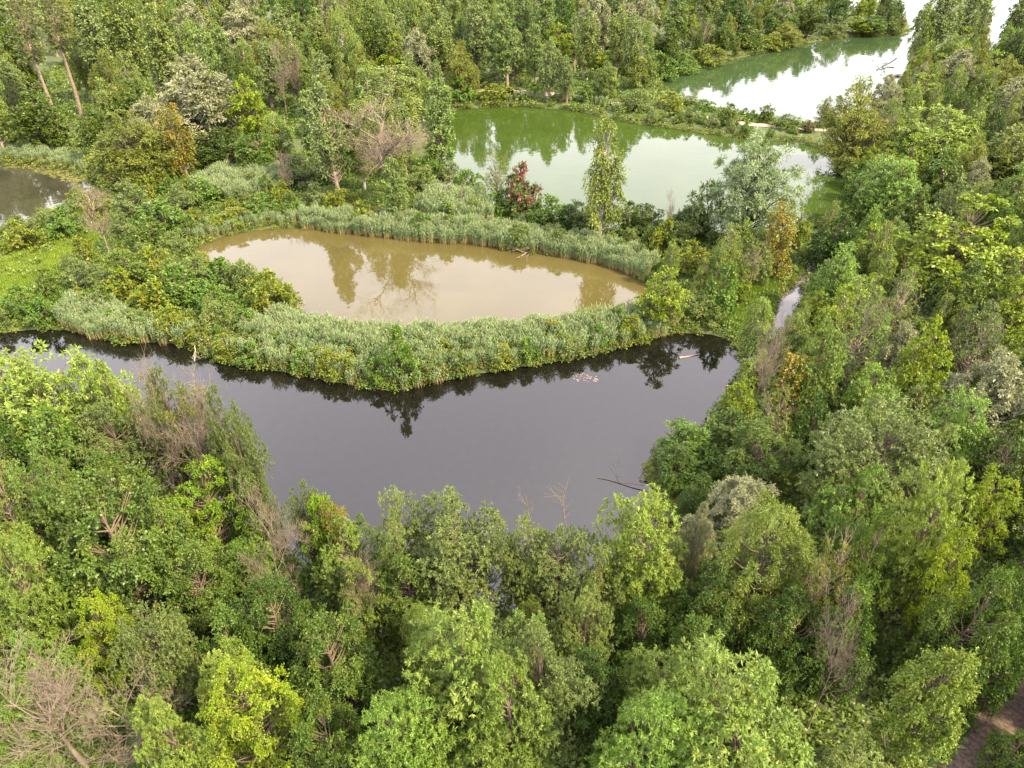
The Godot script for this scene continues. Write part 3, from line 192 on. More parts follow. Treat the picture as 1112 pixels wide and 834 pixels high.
	[7, -52.2, -191.7, 14.2, 2.9, 279], [4, 10.9, -191.5, 13, 4.5, 396], [2, 126.4, -190.9, 11.1, 3.5, 397], [7, -106, -193.1, 15.9, 2.6, 354], [7, -128.2, -192.6, 14.7, 2.3, 279], [5, -67, -193.2, 16, 7.5, 341], [7, 7.3, -195, 19, 4, 398], [17, 103.5, -190.8, 8.8, 2.7, 286],
	[4, 110.5, -192.5, 11.7, 3.5, 399], [12, 37.4, -191.8, 6, 4.6, 400], [7, 16, -194.8, 13.8, 2.4, 355], [7, -74.2, -195.8, 14.9, 2.6, 279], [14, 0, -191.7, 4.5, 7, 401], [6, 118.6, -195.5, 11, 2.7, 402], [7, 1.4, -199.5, 20, 3.7, 398], [17, 124.4, -196.3, 11.3, 3.2, 403],
	[0, 134, -196.9, 12.4, 3.8, 367], [3, -51.6, -200.7, 19, 5.2, 404], [4, 26.4, -196, 6, 5.2, 405], [3, 12.1, -201.4, 18.3, 4.5, 406], [6, -114, -201.5, 17.7, 4.2, 372], [7, -131.3, -202.2, 19, 4.7, 318], [5, -82.8, -201.4, 16, 5.9, 341], [8, -26.5, -203.2, 19.4, 3.3, 353],
	[8, 34.2, -200.4, 12.5, 2.5, 407], [12, 44.3, -199.2, 5, 4.3, 400], [2, 41.7, -199.6, 6.9, 2.3, 408], [5, 20.6, -204.9, 18, 5.5, 409], [7, -1, -205.6, 17.9, 3.5, 389], [6, 134.3, -203.1, 11.7, 2.8, 260], [4, 20.2, -200.8, 6, 5.3, 405], [7, -20.7, -206.8, 19, 4.6, 318],
	[8, 123, -205.4, 15, 2.4, 248], [8, -88.5, -207.2, 17.1, 3.2, 309], [7, -66.1, -206.1, 14.1, 2.9, 279], [7, 113.6, -208.8, 20, 4.4, 410], [5, 32.5, -208, 18, 6.3, 411], [8, 108.7, -208, 18, 3.3, 412], [2, -103.8, -208.6, 19.1, 5.8, 364], [2, 41.1, -205.2, 11, 4.9, 413],
	[8, -94.3, -209.6, 19.5, 3.8, 353], [5, -70.4, -210.7, 19.8, 4.8, 414], [8, -5.3, -209.9, 15.2, 2.5, 407], [8, -10.4, -210.9, 17.6, 2.9, 415], [8, -29.7, -211.6, 18.7, 3.3, 353], [5, 141.7, -209.9, 12.1, 3.1, 395], [13, 53, -208.1, 5, 5, 416], [7, -134.5, -212, 16.3, 3.4, 354],
	[8, -80.8, -214.4, 18, 5, 353], [2, -61.4, -214.4, 18, 5.5, 364], [8, -41.8, -216.9, 19.8, 2.9, 353], [7, -127.5, -215.8, 17.2, 3.1, 354], [7, 124.7, -216.6, 19, 4, 417], [8, -147.8, -215.1, 15.4, 2.5, 309], [3, 139.1, -213.3, 11, 2.7, 234], [8, -136.6, -217.3, 19.1, 3.1, 353],
	[7, -146.1, -219.2, 15.9, 2.6, 354], [2, 51.7, -215.9, 7.1, 1.8, 418], [2, 140.9, -219.8, 16, 4.6, 419], [3, 27.7, -221.2, 18, 5.1, 406], [7, -92.4, -221.5, 17.3, 2.7, 354], [8, -76.9, -222.7, 19.5, 3, 353], [3, -84.3, -223.2, 19.2, 6.2, 404], [2, 59.7, -219.9, 9, 3.9, 420],
	[2, 15, -223.6, 16.9, 4.2, 421], [5, -49.5, -224.7, 18, 5.2, 361], [6, 63.4, -219.4, 5.3, 1.4, 422], [8, 37.1, -225.1, 17.3, 3.4, 407], [4, 158.4, -223.2, 12.1, 3.5, 423], [7, -38.2, -224.8, 15.1, 3, 354], [10, 54.6, -222.9, 9, 4.5, 424], [2, -155.8, -227.3, 18.2, 5.4, 364],
	[7, -121.4, -228, 18.3, 3.9, 318], [7, -16.6, -227.3, 15.4, 3, 389], [8, 19.9, -228.8, 18.4, 3.2, 415], [7, 47.4, -227.6, 15, 4.2, 425], [4, 50.4, -226.9, 12, 4, 426], [3, -90.3, -230, 18.7, 5.6, 404], [17, 156.8, -228.2, 10.8, 3, 286], [6, -1.7, -230.7, 16.4, 4.2, 427],
	[6, 63.2, -228.4, 9.9, 2.5, 428], [5, -142.3, -231.7, 17.7, 4.4, 361], [7, -131.9, -232.1, 18.3, 3.1, 318], [2, 56.6, -229.1, 9.7, 2.9, 429], [7, -41.3, -232.8, 16, 3.3, 354], [12, 70.1, -228.9, 6, 5.4, 430], [7, 6.8, -234.1, 17.3, 3.5, 389], [3, -118.2, -235.3, 18.1, 5, 404],
	[8, -66, -235.5, 18.5, 3, 353], [7, -57.3, -234.9, 16.6, 3.2, 354], [3, 60.6, -233.1, 10.2, 2.5, 431], [13, 77.3, -230.7, 4.5, 4.6, 432], [5, -156.5, -236.7, 18.6, 5.1, 414], [3, 66.8, -235.6, 14, 6.6, 433], [2, 13.7, -238.6, 18.5, 6.1, 421], [6, 82.9, -235.5, 7, 5, 434],
	[7, -102.6, -239, 18.8, 3.2, 318], [7, -37.1, -239.2, 17.9, 3.1, 354], [7, -17, -239.2, 16.6, 3.2, 389], [7, -76.3, -241, 19.9, 3.8, 318], [6, -49.9, -241.2, 19.9, 6, 372], [3, -110.4, -242.4, 19.2, 5.9, 404], [6, 73.7, -239.7, 10.8, 2.9, 435], [7, -133.5, -242, 15.6, 3.2, 354],
	[7, 36.2, -243, 17.6, 3.2, 389], [6, -140.2, -245.4, 20, 5.4, 372], [7, -10, -243.8, 15.5, 3.4, 389], [7, -40.4, -244.8, 17.3, 3.5, 354], [2, 82.5, -242.2, 10, 5.1, 413], [5, -87.2, -246.5, 18.7, 5, 414], [7, 60.7, -245.6, 16, 4.5, 436], [2, -19.9, -246.1, 16.5, 4.8, 421],
	[7, 33.3, -247.3, 18.1, 3.4, 389], [3, -5.3, -247.8, 16.3, 4.4, 437], [8, -118.6, -248.9, 18, 3.1, 353], [7, 25.9, -248.6, 16.9, 2.8, 389], [3, -67.3, -249, 16.9, 5.1, 404], [2, 41, -250.2, 18.5, 4.6, 421], [2, 93.8, -249.1, 11, 5.8, 413], [3, 172.2, -249.9, 11.1, 3.2, 234],
	[6, -44.4, -253.2, 17.9, 5.5, 372], [8, -60.6, -253.3, 17.5, 2.9, 309], [5, 85.7, -251.8, 13, 4.4, 438], [8, -100.2, -255.1, 19.5, 3.3, 353], [8, -24.2, -254.7, 18.3, 3, 353], [7, -13.8, -254, 16.5, 3.5, 389], [7, -107.1, -254.8, 18.1, 3.3, 354], [3, -116, -255.6, 19.8, 5.8, 404],
	[7, 7.2, -255.7, 17.4, 2.8, 389], [8, -5.8, -257.5, 17.7, 3.1, 415], [14, 103.1, -252.2, 6, 4.4, 439], [2, -127.7, -257.8, 18.1, 4.9, 364], [4, 170.7, -255.4, 9.2, 2.5, 253], [8, -35.1, -260.4, 18.6, 2.8, 353], [4, 111.6, -255.5, 6, 5.1, 440], [2, 117.3, -256.3, 6, 5.4, 408],
	[4, 82.2, -257.5, 10.5, 2.9, 441], [4, 48.2, -257.3, 9.4, 2.7, 441], [3, 5, -261.6, 18.1, 5.2, 406], [8, -49.4, -263.2, 18.3, 3.2, 353], [12, 125, -258.8, 4.5, 3.6, 400], [7, -138.7, -264.2, 19.7, 3.2, 318], [8, -99.6, -263.5, 17.8, 3.3, 353], [3, 177.2, -261.8, 11.8, 3.6, 234],
	[2, 90.7, -262.5, 12.6, 3.6, 442], [7, 83, -263.6, 15, 4.8, 443], [6, -71.5, -265.8, 19.9, 5.8, 372], [2, -4.2, -265.3, 17.7, 4.5, 421], [6, 129, -261.2, 6.6, 2, 434], [2, 58.8, -263.5, 11, 3.6, 442], [8, -32.8, -266.1, 16.6, 2.8, 309], [8, -173.7, -268, 18.9, 3.4, 353],
	[3, 108.6, -265.5, 11, 5.5, 444], [8, -28.7, -267.8, 16.4, 2.8, 309], [5, 184.1, -266.6, 12.4, 3.2, 395], [5, -179.4, -269, 17.5, 4.2, 361], [2, -147.2, -268.3, 15, 3.7, 364], [2, -38.9, -269.9, 17.6, 4.6, 364], [7, -163.7, -270.5, 18.2, 3.2, 318], [3, 123.7, -266.2, 7.4, 2.1, 445],
	[8, -22.2, -271.1, 18.1, 2.8, 415], [3, 159.1, -267.4, 8.6, 3.2, 446], [2, 128, -267.6, 8.6, 2.4, 408], [7, -113.1, -272.2, 18.6, 3.4, 318], [4, 96.3, -269.7, 12.6, 3.2, 447], [7, 39.5, -272.2, 17.6, 2.9, 389], [7, -15.8, -272.3, 17.7, 3.6, 389], [4, 118.2, -270, 11.6, 2.8, 447],
	[3, -90.2, -273.2, 19.3, 6, 404], [6, -121.1, -275.4, 19.7, 4.8, 372], [7, -172.5, -274.6, 17.3, 3.6, 354], [7, 20.7, -275.3, 18.2, 3.5, 398], [7, -141.3, -275.9, 18.4, 3.8, 318], [7, -11.3, -276, 16.5, 2.7, 389], [8, 1.1, -279.7, 16.1, 2.4, 407], [7, -83.9, -282.2, 17.9, 3.3, 354],
	[7, -68.8, -281.7, 16.8, 2.8, 354], [4, 125.7, -279.2, 9, 2.8, 441], [2, 135, -279, 8.2, 2.9, 408], [8, 30.1, -283.4, 18.2, 2.8, 415], [7, -42.4, -285.9, 18.8, 3.4, 318], [2, -151.4, -286.3, 19.7, 4.9, 364], [8, 198.1, -284.4, 12.7, 2.3, 248], [6, -172.6, -287, 17, 5.5, 345],
	[2, 133.6, -285.3, 10.8, 2.7, 442], [6, 83.8, -286.4, 11.9, 3.5, 448], [7, 15.1, -288.7, 17.2, 3.7, 389], [3, 59.4, -286, 10.6, 3.3, 449], [8, -49.6, -291.5, 19.1, 3, 353], [4, 110.9, -288.9, 10.2, 2.7, 441], [6, 129.8, -290.4, 10.8, 3.1, 448], [7, -65.4, -293, 16.3, 2.8, 354],
	[3, -105.2, -293.8, 18, 5.6, 404], [3, 76.5, -291.6, 12.1, 3.6, 449], [4, 116.7, -291.8, 10.8, 2.9, 441], [8, -20.9, -295.7, 15.7, 2.7, 407], [4, 123.4, -294.5, 11.5, 2.8, 447], [7, 35.8, -296.5, 15, 2.6, 389], [6, 191.3, -295.8, 9.2, 2.8, 346], [2, 138.7, -297.4, 12.9, 3.2, 442],
	[3, 198.6, -296.7, 10.1, 2.9, 234], [7, -174.3, -301.2, 18.3, 3.4, 318], [6, 44.9, -301.2, 17.3, 5.1, 450], [3, 24, -300.7, 15.9, 4.6, 437], [2, 65.5, -299.2, 10.8, 2.7, 442], [6, -67.3, -301.9, 17.2, 5.6, 372], [2, -16.6, -302.9, 18.6, 4.9, 421], [2, -8.7, -301.6, 14.5, 4.8, 451],
	[6, 56.6, -300.8, 11.6, 3, 448], [2, 9.9, -304, 18.1, 4.8, 421], [4, 177.4, -301.5, 9.3, 3.5, 333], [5, -122.1, -305.4, 18.1, 4.5, 414], [2, 84, -303.5, 11.7, 3.5, 442], [2, 107.1, -303.9, 12.2, 3.7, 442], [6, -37.4, -305.4, 15.2, 4.7, 345], [6, 203.1, -308.1, 12, 3.7, 260],
	[5, -151.5, -310.3, 17.3, 4.5, 361], [2, 126, -310.4, 12.7, 3.6, 442], [6, 104, -312.5, 12.7, 3.1, 448], [2, 75.4, -313.6, 12.5, 4, 442], [4, 90.3, -313.9, 12.5, 3.2, 447], [2, 212.6, -316.2, 12.1, 3.6, 271], [17, 175.7, -316.3, 12, 3.2, 403], [6, -27.1, -319.2, 17.8, 4.9, 450],
	[7, -177.1, -320, 19.1, 3.5, 318], [7, -33.4, -318.8, 15, 2.9, 354], [2, 126.3, -319.5, 10, 3.3, 442], [2, 72.6, -320.4, 10.3, 3.3, 442], [2, -199.4, -323.8, 16.8, 4, 364], [2, 30.6, -324.2, 15.4, 5.1, 421], [8, 186.1, -323.4, 11.6, 1.8, 248], [3, 69.7, -325.1, 12.9, 3.3, 449],
	[2, 62.7, -326.5, 11.1, 2.8, 442], [6, 126, -327.7, 11.8, 3.5, 448], [3, 209.9, -327.8, 9.5, 2.8, 234], [2, 119.5, -328.9, 10.7, 2.7, 442],
]
const SHORES := {
	"dark": [[-71.2, -65.6], [-62.0, -66.8], [-56.0, -66.8], [-52.4, -67.6], [-46.9, -66.8], [-42.0, -64.7], [-37.1, -64.9], [-33.0, -63.2], [-29.9, -60.9], [-24.8, -59.7], [-20.7, -58.4], [-16.3, -57.0], [-11.3, -56.0], [-6.9, -57.8], [-2.4, -59.1], [2.3, -60.4], [8.1, -62.3], [14.2, -65.1], [18.5, -66.8], [22.0, -66.4], [23.7, -64.5], [23.5, -61.6], [22.0, -57.4], [19.9, -53.6], [17.6, -51.1], [15.0, -48.7], [12.4, -47.0], [11.2, -45.4], [11.0, -43.7], [11.8, -41.3], [11.6, -37.9], [9.4, -33.7], [5.9, -31.5], [0.2, -30.6], [-6.7, -31.3], [-14.4, -34.5], [-21.7, -38.8], [-29.3, -43.5], [-38.6, -48.2], [-47.4, -52.2], [-58.5, -55.9], [-69.3, -58.2]],
	"brown": [[-42.8, -88.4], [-41.9, -91.1], [-39.0, -93.9], [-34.9, -95.6], [-29.8, -95.9], [-20.2, -93.6], [-12.8, -91.7], [-4.5, -90.2], [1.7, -87.8], [7.8, -86.1], [13.4, -82.8], [16.2, -79.4], [16.7, -75.3], [15.8, -70.9], [12.8, -68.8], [6.5, -67.2], [0.4, -66.0], [-5.5, -65.2], [-11.4, -64.9], [-16.5, -65.6], [-21.3, -67.2], [-24.8, -70.0], [-25.2, -73.5], [-28.2, -77.7], [-31.2, -80.4], [-36.0, -82.8], [-40.7, -85.2]],
	"puddle": [[-31.0, -70.0], [-29.6, -71.1], [-27.0, -70.2], [-26.0, -68.8], [-27.6, -67.8], [-29.8, -68.2]],
	"green": [[-16.7, -155.2], [-11.3, -162.0], [0.8, -164.4], [12.9, -161.2], [20.2, -155.2], [27.2, -149.5], [34.1, -146.2], [42.0, -141.1], [48.7, -139.2], [55.0, -136.8], [57.6, -132.8], [57.2, -126.3], [55.2, -116.6], [53.8, -109.2], [49.8, -101.5], [42.9, -96.6], [38.1, -93.9], [30.0, -92.7], [21.1, -93.3], [11.0, -95.3], [0.5, -100.8], [-6.7, -109.2], [-12.8, -121.3]],
	"far": [[37.1, -190.0], [45.7, -199.7], [63.8, -218.0], [81.6, -233.3], [101.3, -249.1], [118.9, -255.9], [130.7, -259.5], [141.4, -278.7], [145.3, -298.3], [139.0, -312.8], [133.9, -325.9], [143.4, -358.7], [172.2, -394.2], [206.8, -410.3], [214.9, -394.2], [194.7, -358.7], [168.7, -317.9], [142.8, -272.7], [121.8, -234.8], [102.8, -198.6], [90.3, -176.4], [79.9, -162.8], [68.5, -151.6], [61.8, -148.9], [55.9, -150.9], [49.4, -155.2], [43.4, -162.8], [37.5, -169.4]],
	"side": [[142.4, -234.8], [176.4, -293.7], [208.3, -346.1], [237.7, -394.2], [250.4, -402.1], [223.0, -352.3], [179.0, -282.8], [150.3, -237.9], [140.9, -226.1]],
	"weed": [[-107.0, -127.9], [-90.8, -125.8], [-85.4, -124.8], [-78.1, -121.8], [-70.1, -116.6], [-66.7, -112.2], [-66.5, -108.0], [-68.1, -104.5], [-68.9, -100.1], [-70.6, -95.9], [-71.7, -93.3], [-78.3, -86.1]],
	"channel": [[26.6, -64.9], [28.4, -68.8], [30.8, -73.5], [33.7, -77.7], [36.5, -81.5], [39.5, -85.2], [40.6, -84.7], [38.1, -80.7], [35.2, -76.2], [32.4, -71.7], [29.9, -67.6], [28.1, -64.5]],
}

# name, everyday word, group, bark tone, trunk radius per metre of height
const KIND := {
	"ash": ["ash_tree", "tree", "light green ash trees"], "asy": ["ash_tree", "tree", "yellow green ash trees"], "asg": ["ash_tree", "tree", "grey green ash trees"], "map": ["maple_tree", "tree", "mid green maples"],
	"drk": ["broadleaf_tree", "tree", "dark green dense trees"], "yel": ["locust_tree", "tree", "yellow green trees"], "wil": ["willow_tree", "tree", "silvery willows"],
	"oli": ["willow_tree", "tree", "olive willows"], "pop": ["poplar_tree", "tree", "poplars"], "bir": ["birch_tree", "tree", "birches"], "dead": ["dead_tree", "dead tree", "bare dead trees"],
	"spa": ["thin_tree", "tree", "thin sparse trees"], "ora": ["autumn_tree", "tree", "orange yellow trees"], "bus": ["bush", "bush", "green bushes"], "buy": ["bush", "bush", "yellow green bushes"],
	"bug": ["bush", "bush", "grey green bushes"], "red": ["red_bush", "bush", "red bushes"], "ivy": ["ivy_clad_tree", "tree", "ivy clad trees"], "tal": ["poplar_tree", "tree", "tall bare trunked poplars"], "wig": ["willow_tree", "tree", "spreading willows"],
}
# h, r: size of the pattern tree; low: where the crown begins; wide: height of its widest place; clumps, size of a clump, twigs on a clump, leaves on a twig;
# out, up, droop: how twigs point; leaf length and width; star: leaves spread from the twig's end; colour (linear), a second colour and its share
const GROWTH := {
	"ash": {"h": 12.0, "r": 4.2, "low": 0.22, "wide": 0.45, "clumps": 150, "size": 0.78, "twigs": 13, "leaves": 16, "out": 0.5, "up": 0.7, "droop": 0.35, "leaf": [0.34, 0.105], "star": true, "col": Color(0.118, 0.17, 0.0255), "alt": Color(0.171, 0.197, 0.0354), "share": 0.25, "lobes": 9, "bark": 0},
	"asy": {"h": 12.0, "r": 4.2, "low": 0.22, "wide": 0.45, "clumps": 150, "size": 0.78, "twigs": 13, "leaves": 16, "out": 0.5, "up": 0.7, "droop": 0.35, "leaf": [0.34, 0.105], "star": true, "col": Color(0.119, 0.178, 0.0263), "alt": Color(0.166, 0.211, 0.0408), "share": 0.25, "lobes": 9, "bark": 0},
	"asg": {"h": 12.0, "r": 4.2, "low": 0.2, "wide": 0.45, "clumps": 150, "size": 0.78, "twigs": 13, "leaves": 16, "out": 0.5, "up": 0.6, "droop": 0.3, "leaf": [0.31, 0.105], "star": true, "col": Color(0.0971, 0.14, 0.033), "alt": Color(0.143, 0.17, 0.0381), "share": 0.25, "lobes": 9, "bark": 0},
	"map": {"h": 11.0, "r": 4.0, "low": 0.12, "wide": 0.42, "clumps": 170, "size": 0.7, "twigs": 18, "leaves": 10, "out": 0.6, "up": 0.35, "droop": 0.25, "leaf": [0.21, 0.17], "star": false, "col": Color(0.0682, 0.115, 0.0162), "alt": Color(0.118, 0.151, 0.0184), "share": 0.2, "lobes": 8, "bark": 0},
	"drk": {"h": 10.0, "r": 3.8, "low": 0.08, "wide": 0.4, "clumps": 160, "size": 0.7, "twigs": 18, "leaves": 10, "out": 0.6, "up": 0.3, "droop": 0.3, "leaf": [0.2, 0.15], "star": false, "col": Color(0.0398, 0.0762, 0.00979), "alt": Color(0.0711, 0.104, 0.0109), "share": 0.2, "bark": 0},
	"yel": {"h": 11.0, "r": 4.0, "low": 0.2, "wide": 0.5, "clumps": 130, "size": 0.75, "twigs": 18, "leaves": 11, "out": 0.8, "up": 0.3, "droop": 0.2, "leaf": [0.2, 0.14], "star": false, "flat": 0.55, "col": Color(0.132, 0.186, 0.0108), "alt": Color(0.191, 0.216, 0.0162), "share": 0.25, "bark": 0},
	"wil": {"h": 12.0, "r": 4.6, "low": 0.15, "wide": 0.5, "clumps": 140, "size": 0.85, "twigs": 30, "leaves": 12, "out": 0.6, "up": 0.6, "droop": 0.3, "leaf": [0.30, 0.1], "star": false, "col": Color(0.175, 0.19, 0.105), "alt": Color(0.25, 0.25, 0.165), "share": 0.3, "bark": 1},
	"oli": {"h": 12.0, "r": 4.6, "low": 0.1, "wide": 0.45, "clumps": 200, "size": 0.8, "twigs": 22, "leaves": 12, "out": 0.6, "up": 0.3, "droop": 0.55, "leaf": [0.26, 0.075], "star": false, "col": Color(0.119, 0.152, 0.0255), "alt": Color(0.168, 0.181, 0.0305), "share": 0.3, "lobes": 5, "bark": 1},
	"pop": {"h": 18.0, "r": 3.6, "low": 0.22, "wide": 0.45, "clumps": 150, "size": 0.8, "twigs": 20, "leaves": 9, "out": 0.5, "up": 0.6, "droop": 0.2, "leaf": [0.25, 0.2], "star": false, "col": Color(0.118, 0.165, 0.0427), "alt": Color(0.185, 0.214, 0.0662), "share": 0.3, "lobes": 4, "bark": 2},
	"bir": {"h": 14.0, "r": 2.8, "low": 0.2, "wide": 0.38, "clumps": 120, "size": 0.75, "twigs": 22, "leaves": 12, "out": 0.5, "up": 0.2, "droop": 0.95, "leaf": [0.19, 0.12], "star": false, "col": Color(0.12, 0.164, 0.0304), "alt": Color(0.174, 0.198, 0.0338), "share": 0.3, "lobes": 4, "bark": 3},
	"spa": {"h": 11.0, "r": 3.2, "low": 0.3, "wide": 0.6, "clumps": 55, "size": 0.8, "twigs": 11, "leaves": 8, "out": 0.5, "up": 0.6, "droop": 0.3, "leaf": [0.23, 0.11], "star": false, "col": Color(0.0908, 0.123, 0.0196), "alt": Color(0.126, 0.136, 0.0272), "share": 0.3, "bark": 2, "bare": 46},
	"ora": {"h": 11.0, "r": 2.6, "low": 0.15, "wide": 0.4, "clumps": 75, "size": 0.8, "twigs": 18, "leaves": 11, "out": 0.6, "up": 0.2, "droop": 0.7, "leaf": [0.2, 0.12], "star": false, "col": Color(0.12, 0.128, 0.013), "alt": Color(0.2, 0.14, 0.012), "share": 0.35, "lobes": 3, "bark": 2},
	"tal": {"h": 24.0, "r": 2.4, "low": 0.5, "wide": 0.5, "clumps": 75, "size": 0.9, "twigs": 16, "leaves": 8, "out": 0.4, "up": 0.7, "droop": 0.2, "leaf": [0.24, 0.17], "star": false, "col": Color(0.13, 0.15, 0.04), "alt": Color(0.19, 0.17, 0.06), "share": 0.4, "lobes": 2, "bark": 2, "bare": 30},
	"wig": {"h": 15.0, "r": 6.4, "low": 0.2, "wide": 0.55, "clumps": 170, "size": 0.95, "twigs": 30, "leaves": 12, "out": 0.6, "up": 0.6, "droop": 0.3, "leaf": [0.28, 0.085], "star": false, "col": Color(0.12, 0.172, 0.0744), "alt": Color(0.178, 0.227, 0.12), "share": 0.3, "lobes": 7, "bark": 1},
	"ivy": {"h": 12.0, "r": 2.8, "low": 0.02, "wide": 0.5, "clumps": 130, "size": 0.6, "twigs": 26, "leaves": 9, "out": 1.0, "up": 0.1, "droop": 0.3, "leaf": [0.17, 0.14], "star": false, "col": Color(0.102, 0.153, 0.0174), "alt": Color(0.143, 0.178, 0.0272), "share": 0.3, "lobes": 3, "bark": 0},
	"bus": {"h": 4.0, "r": 2.4, "low": 0.02, "wide": 0.4, "clumps": 60, "size": 0.55, "twigs": 17, "leaves": 9, "out": 0.5, "up": 0.6, "droop": 0.25, "leaf": [0.2, 0.12], "star": false, "col": Color(0.0747, 0.128, 0.0163), "alt": Color(0.122, 0.157, 0.0203), "share": 0.2, "bark": 0},
	"buy": {"h": 4.0, "r": 2.4, "low": 0.02, "wide": 0.4, "clumps": 60, "size": 0.55, "twigs": 17, "leaves": 9, "out": 0.5, "up": 0.6, "droop": 0.25, "leaf": [0.2, 0.12], "star": false, "col": Color(0.12, 0.172, 0.0119), "alt": Color(0.166, 0.181, 0.0162), "share": 0.25, "bark": 0},
	"bug": {"h": 4.0, "r": 2.4, "low": 0.02, "wide": 0.4, "clumps": 60, "size": 0.55, "twigs": 17, "leaves": 10, "out": 0.5, "up": 0.7, "droop": 0.25, "leaf": [0.22, 0.07], "star": false, "col": Color(0.109, 0.158, 0.0359), "alt": Color(0.18, 0.203, 0.0653), "share": 0.25, "bark": 1},
	"red": {"h": 4.0, "r": 2.0, "low": 0.02, "wide": 0.5, "clumps": 60, "size": 0.55, "twigs": 17, "leaves": 9, "out": 0.5, "up": 0.6, "droop": 0.25, "leaf": [0.2, 0.12], "star": false, "col": Color(0.075, 0.105, 0.018), "alt": Color(0.25, 0.06, 0.065), "share": 0.45, "bark": 0},
}
const BARK := [Color(0.16, 0.12, 0.085), Color(0.09, 0.07, 0.055), Color(0.3, 0.235, 0.19), Color(0.52, 0.48, 0.43), Color(0.22, 0.175, 0.135)]

var rng := RandomNumberGenerator.new()
var lumps := FastNoiseLite.new()
var V: PackedVector3Array
var N: PackedVector3Array
var C: PackedColorArray
var I: PackedInt32Array
var leaf_material: StandardMaterial3D
var bark_materials: Array = []
var patterns := {}
var trodden: Array = []
var used_names := {}


func _ready() -> void:
	set_camera_and_light()
	rng.seed = 11
	lumps.seed = 3
	lumps.frequency = 0.35
	make_materials()
	build_ground()
	build_water()
	build_paths()
	build_plants()
	build_reeds()
	build_undergrowth()
	build_small_things()


func set_camera_and_light() -> void:
	var camera := Camera3D.new()
	camera.name = "camera"
	camera.position = Vector3(0, 40, 0)
	camera.rotation_degrees = Vector3(-35, 0, 0)
	camera.fov = 56.8
	camera.near = 0.5
	camera.far = 4000.0
	add_child(camera)
	var e := Environment.new()
	e.background_mode = Environment.BG_SKY
	var sky := ProceduralSkyMaterial.new()
	sky.sky_top_color = Color(0.87, 0.845, 0.885)
	sky.sky_horizon_color = Color(0.83, 0.825, 0.83)
	sky.sky_curve = 0.35
	sky.ground_bottom_color = Color(0.25, 0.28, 0.2)
	sky.ground_horizon_color = Color(0.7, 0.7, 0.7)
	sky.sun_angle_max = 1.0
	# soft broken cloud over the whole sky
	var cloud := FastNoiseLite.new()
	cloud.seed = 17
	cloud.frequency = 1.1
	cloud.fractal_octaves = 3
	var cover := Image.create(512, 256, false, Image.FORMAT_RGBA8)
	for y in 256:
		for x in 512:
			var up := (0.5 - (y + 0.5) / 256.0) * PI
			var round_ := (x + 0.5) / 512.0 * TAU
			var n := cloud.get_noise_3d(cos(up) * cos(round_), sin(up) * 1.8, cos(up) * sin(round_))
			cover.set_pixel(x, y, Color(1.0, 0.985, 0.97, smoothstep(-0.6, 0.6, n)))
	sky.sky_cover = ImageTexture.create_from_image(cover)
	sky.sky_cover_modulate = Color(0.55, 0.53, 0.525)
	e.sky = Sky.new()
	e.sky.sky_material = sky
	e.tonemap_mode = Environment.TONE_MAPPER_LINEAR
	e.tonemap_exposure = 4.9
	e.sdfgi_enabled = true
	e.ssao_enabled = true
	e.ssil_enabled = true
	var w := WorldEnvironment.new()
	w.name = "environment"
	w.environment = e
	add_child(w)
	var sun := DirectionalLight3D.new()
	sun.name = "sun"
	sun.light_color = Color(1.0, 0.915, 0.73)
	sun.light_energy = 1.15
	sun.light_angular_distance = 5.0
	sun.shadow_enabled = true
	sun.rotation_degrees = Vector3(-48, 62, 0)
	add_child(sun)


# ------------------------------------------------------------------ helpers
func numbered(called: String) -> String:
	var n: int = used_names.get(called, 0)
	used_names[called] = n + 1
	return called if n == 0 else "%s_%03d" % [called, n]


func tag(o: Node, label: String, category := "", group := "", kind := "") -> void:
	o.set_meta("label", label)
	if category: o.set_meta("category", category)
	if group: o.set_meta("group", group)
	if kind: o.set_meta("kind", kind)


func fresh() -> void:
	V = PackedVector3Array()
	N = PackedVector3Array()
	C = PackedColorArray()
	I = PackedInt32Array()


func commit(called: String, m: Material, parent: Node) -> MeshInstance3D:
	var o := MeshInstance3D.new()
	o.name = called
	o.mesh = to_mesh(m)
	parent.add_child(o, true)
	return o


func to_mesh(m: Material) -> ArrayMesh:
	var a := []
	a.resize(Mesh.ARRAY_MAX)
	a[Mesh.ARRAY_VERTEX] = V
	a[Mesh.ARRAY_NORMAL] = N
	if C.size() == V.size():
		a[Mesh.ARRAY_COLOR] = C
	a[Mesh.ARRAY_INDEX] = I
	var mesh := ArrayMesh.new()
	mesh.add_surface_from_arrays(Mesh.PRIMITIVE_TRIANGLES, a)
	mesh.surface_set_material(0, m)
	return mesh


func srgb(c: Color) -> Color:
	return c.linear_to_srgb()


func make_materials() -> void:
	leaf_material = StandardMaterial3D.new()
	leaf_material.resource_name = "leaf"
	leaf_material.vertex_color_use_as_albedo = true
	leaf_material.roughness = 0.48
	leaf_material.metallic_specular = 0.43
	leaf_material.cull_mode = BaseMaterial3D.CULL_DISABLED
	leaf_material.backlight_enabled = true
	leaf_material.backlight = Color(0.8, 0.83, 0.5)
	for c in BARK:
		var noise := FastNoiseLite.new()
		noise.frequency = 0.03
		noise.seed = bark_materials.size()
		var ramp := Gradient.new()
		ramp.set_color(0, Color(0.6, 0.58, 0.56))
		ramp.set_color(1, Color(1.0, 1.0, 1.0))
		var t := NoiseTexture2D.new()
		t.width = 128
		t.height = 128
		t.seamless = true
		t.noise = noise
		t.color_ramp = ramp
		var m := StandardMaterial3D.new()
		m.resource_name = "bark"
		m.albedo_color = srgb(c)
		m.albedo_texture = t
		m.uv1_triplanar = true
		m.uv1_scale = Vector3(0.8, 0.25, 0.8)
		m.roughness = 0.9
		bark_materials.append(m)


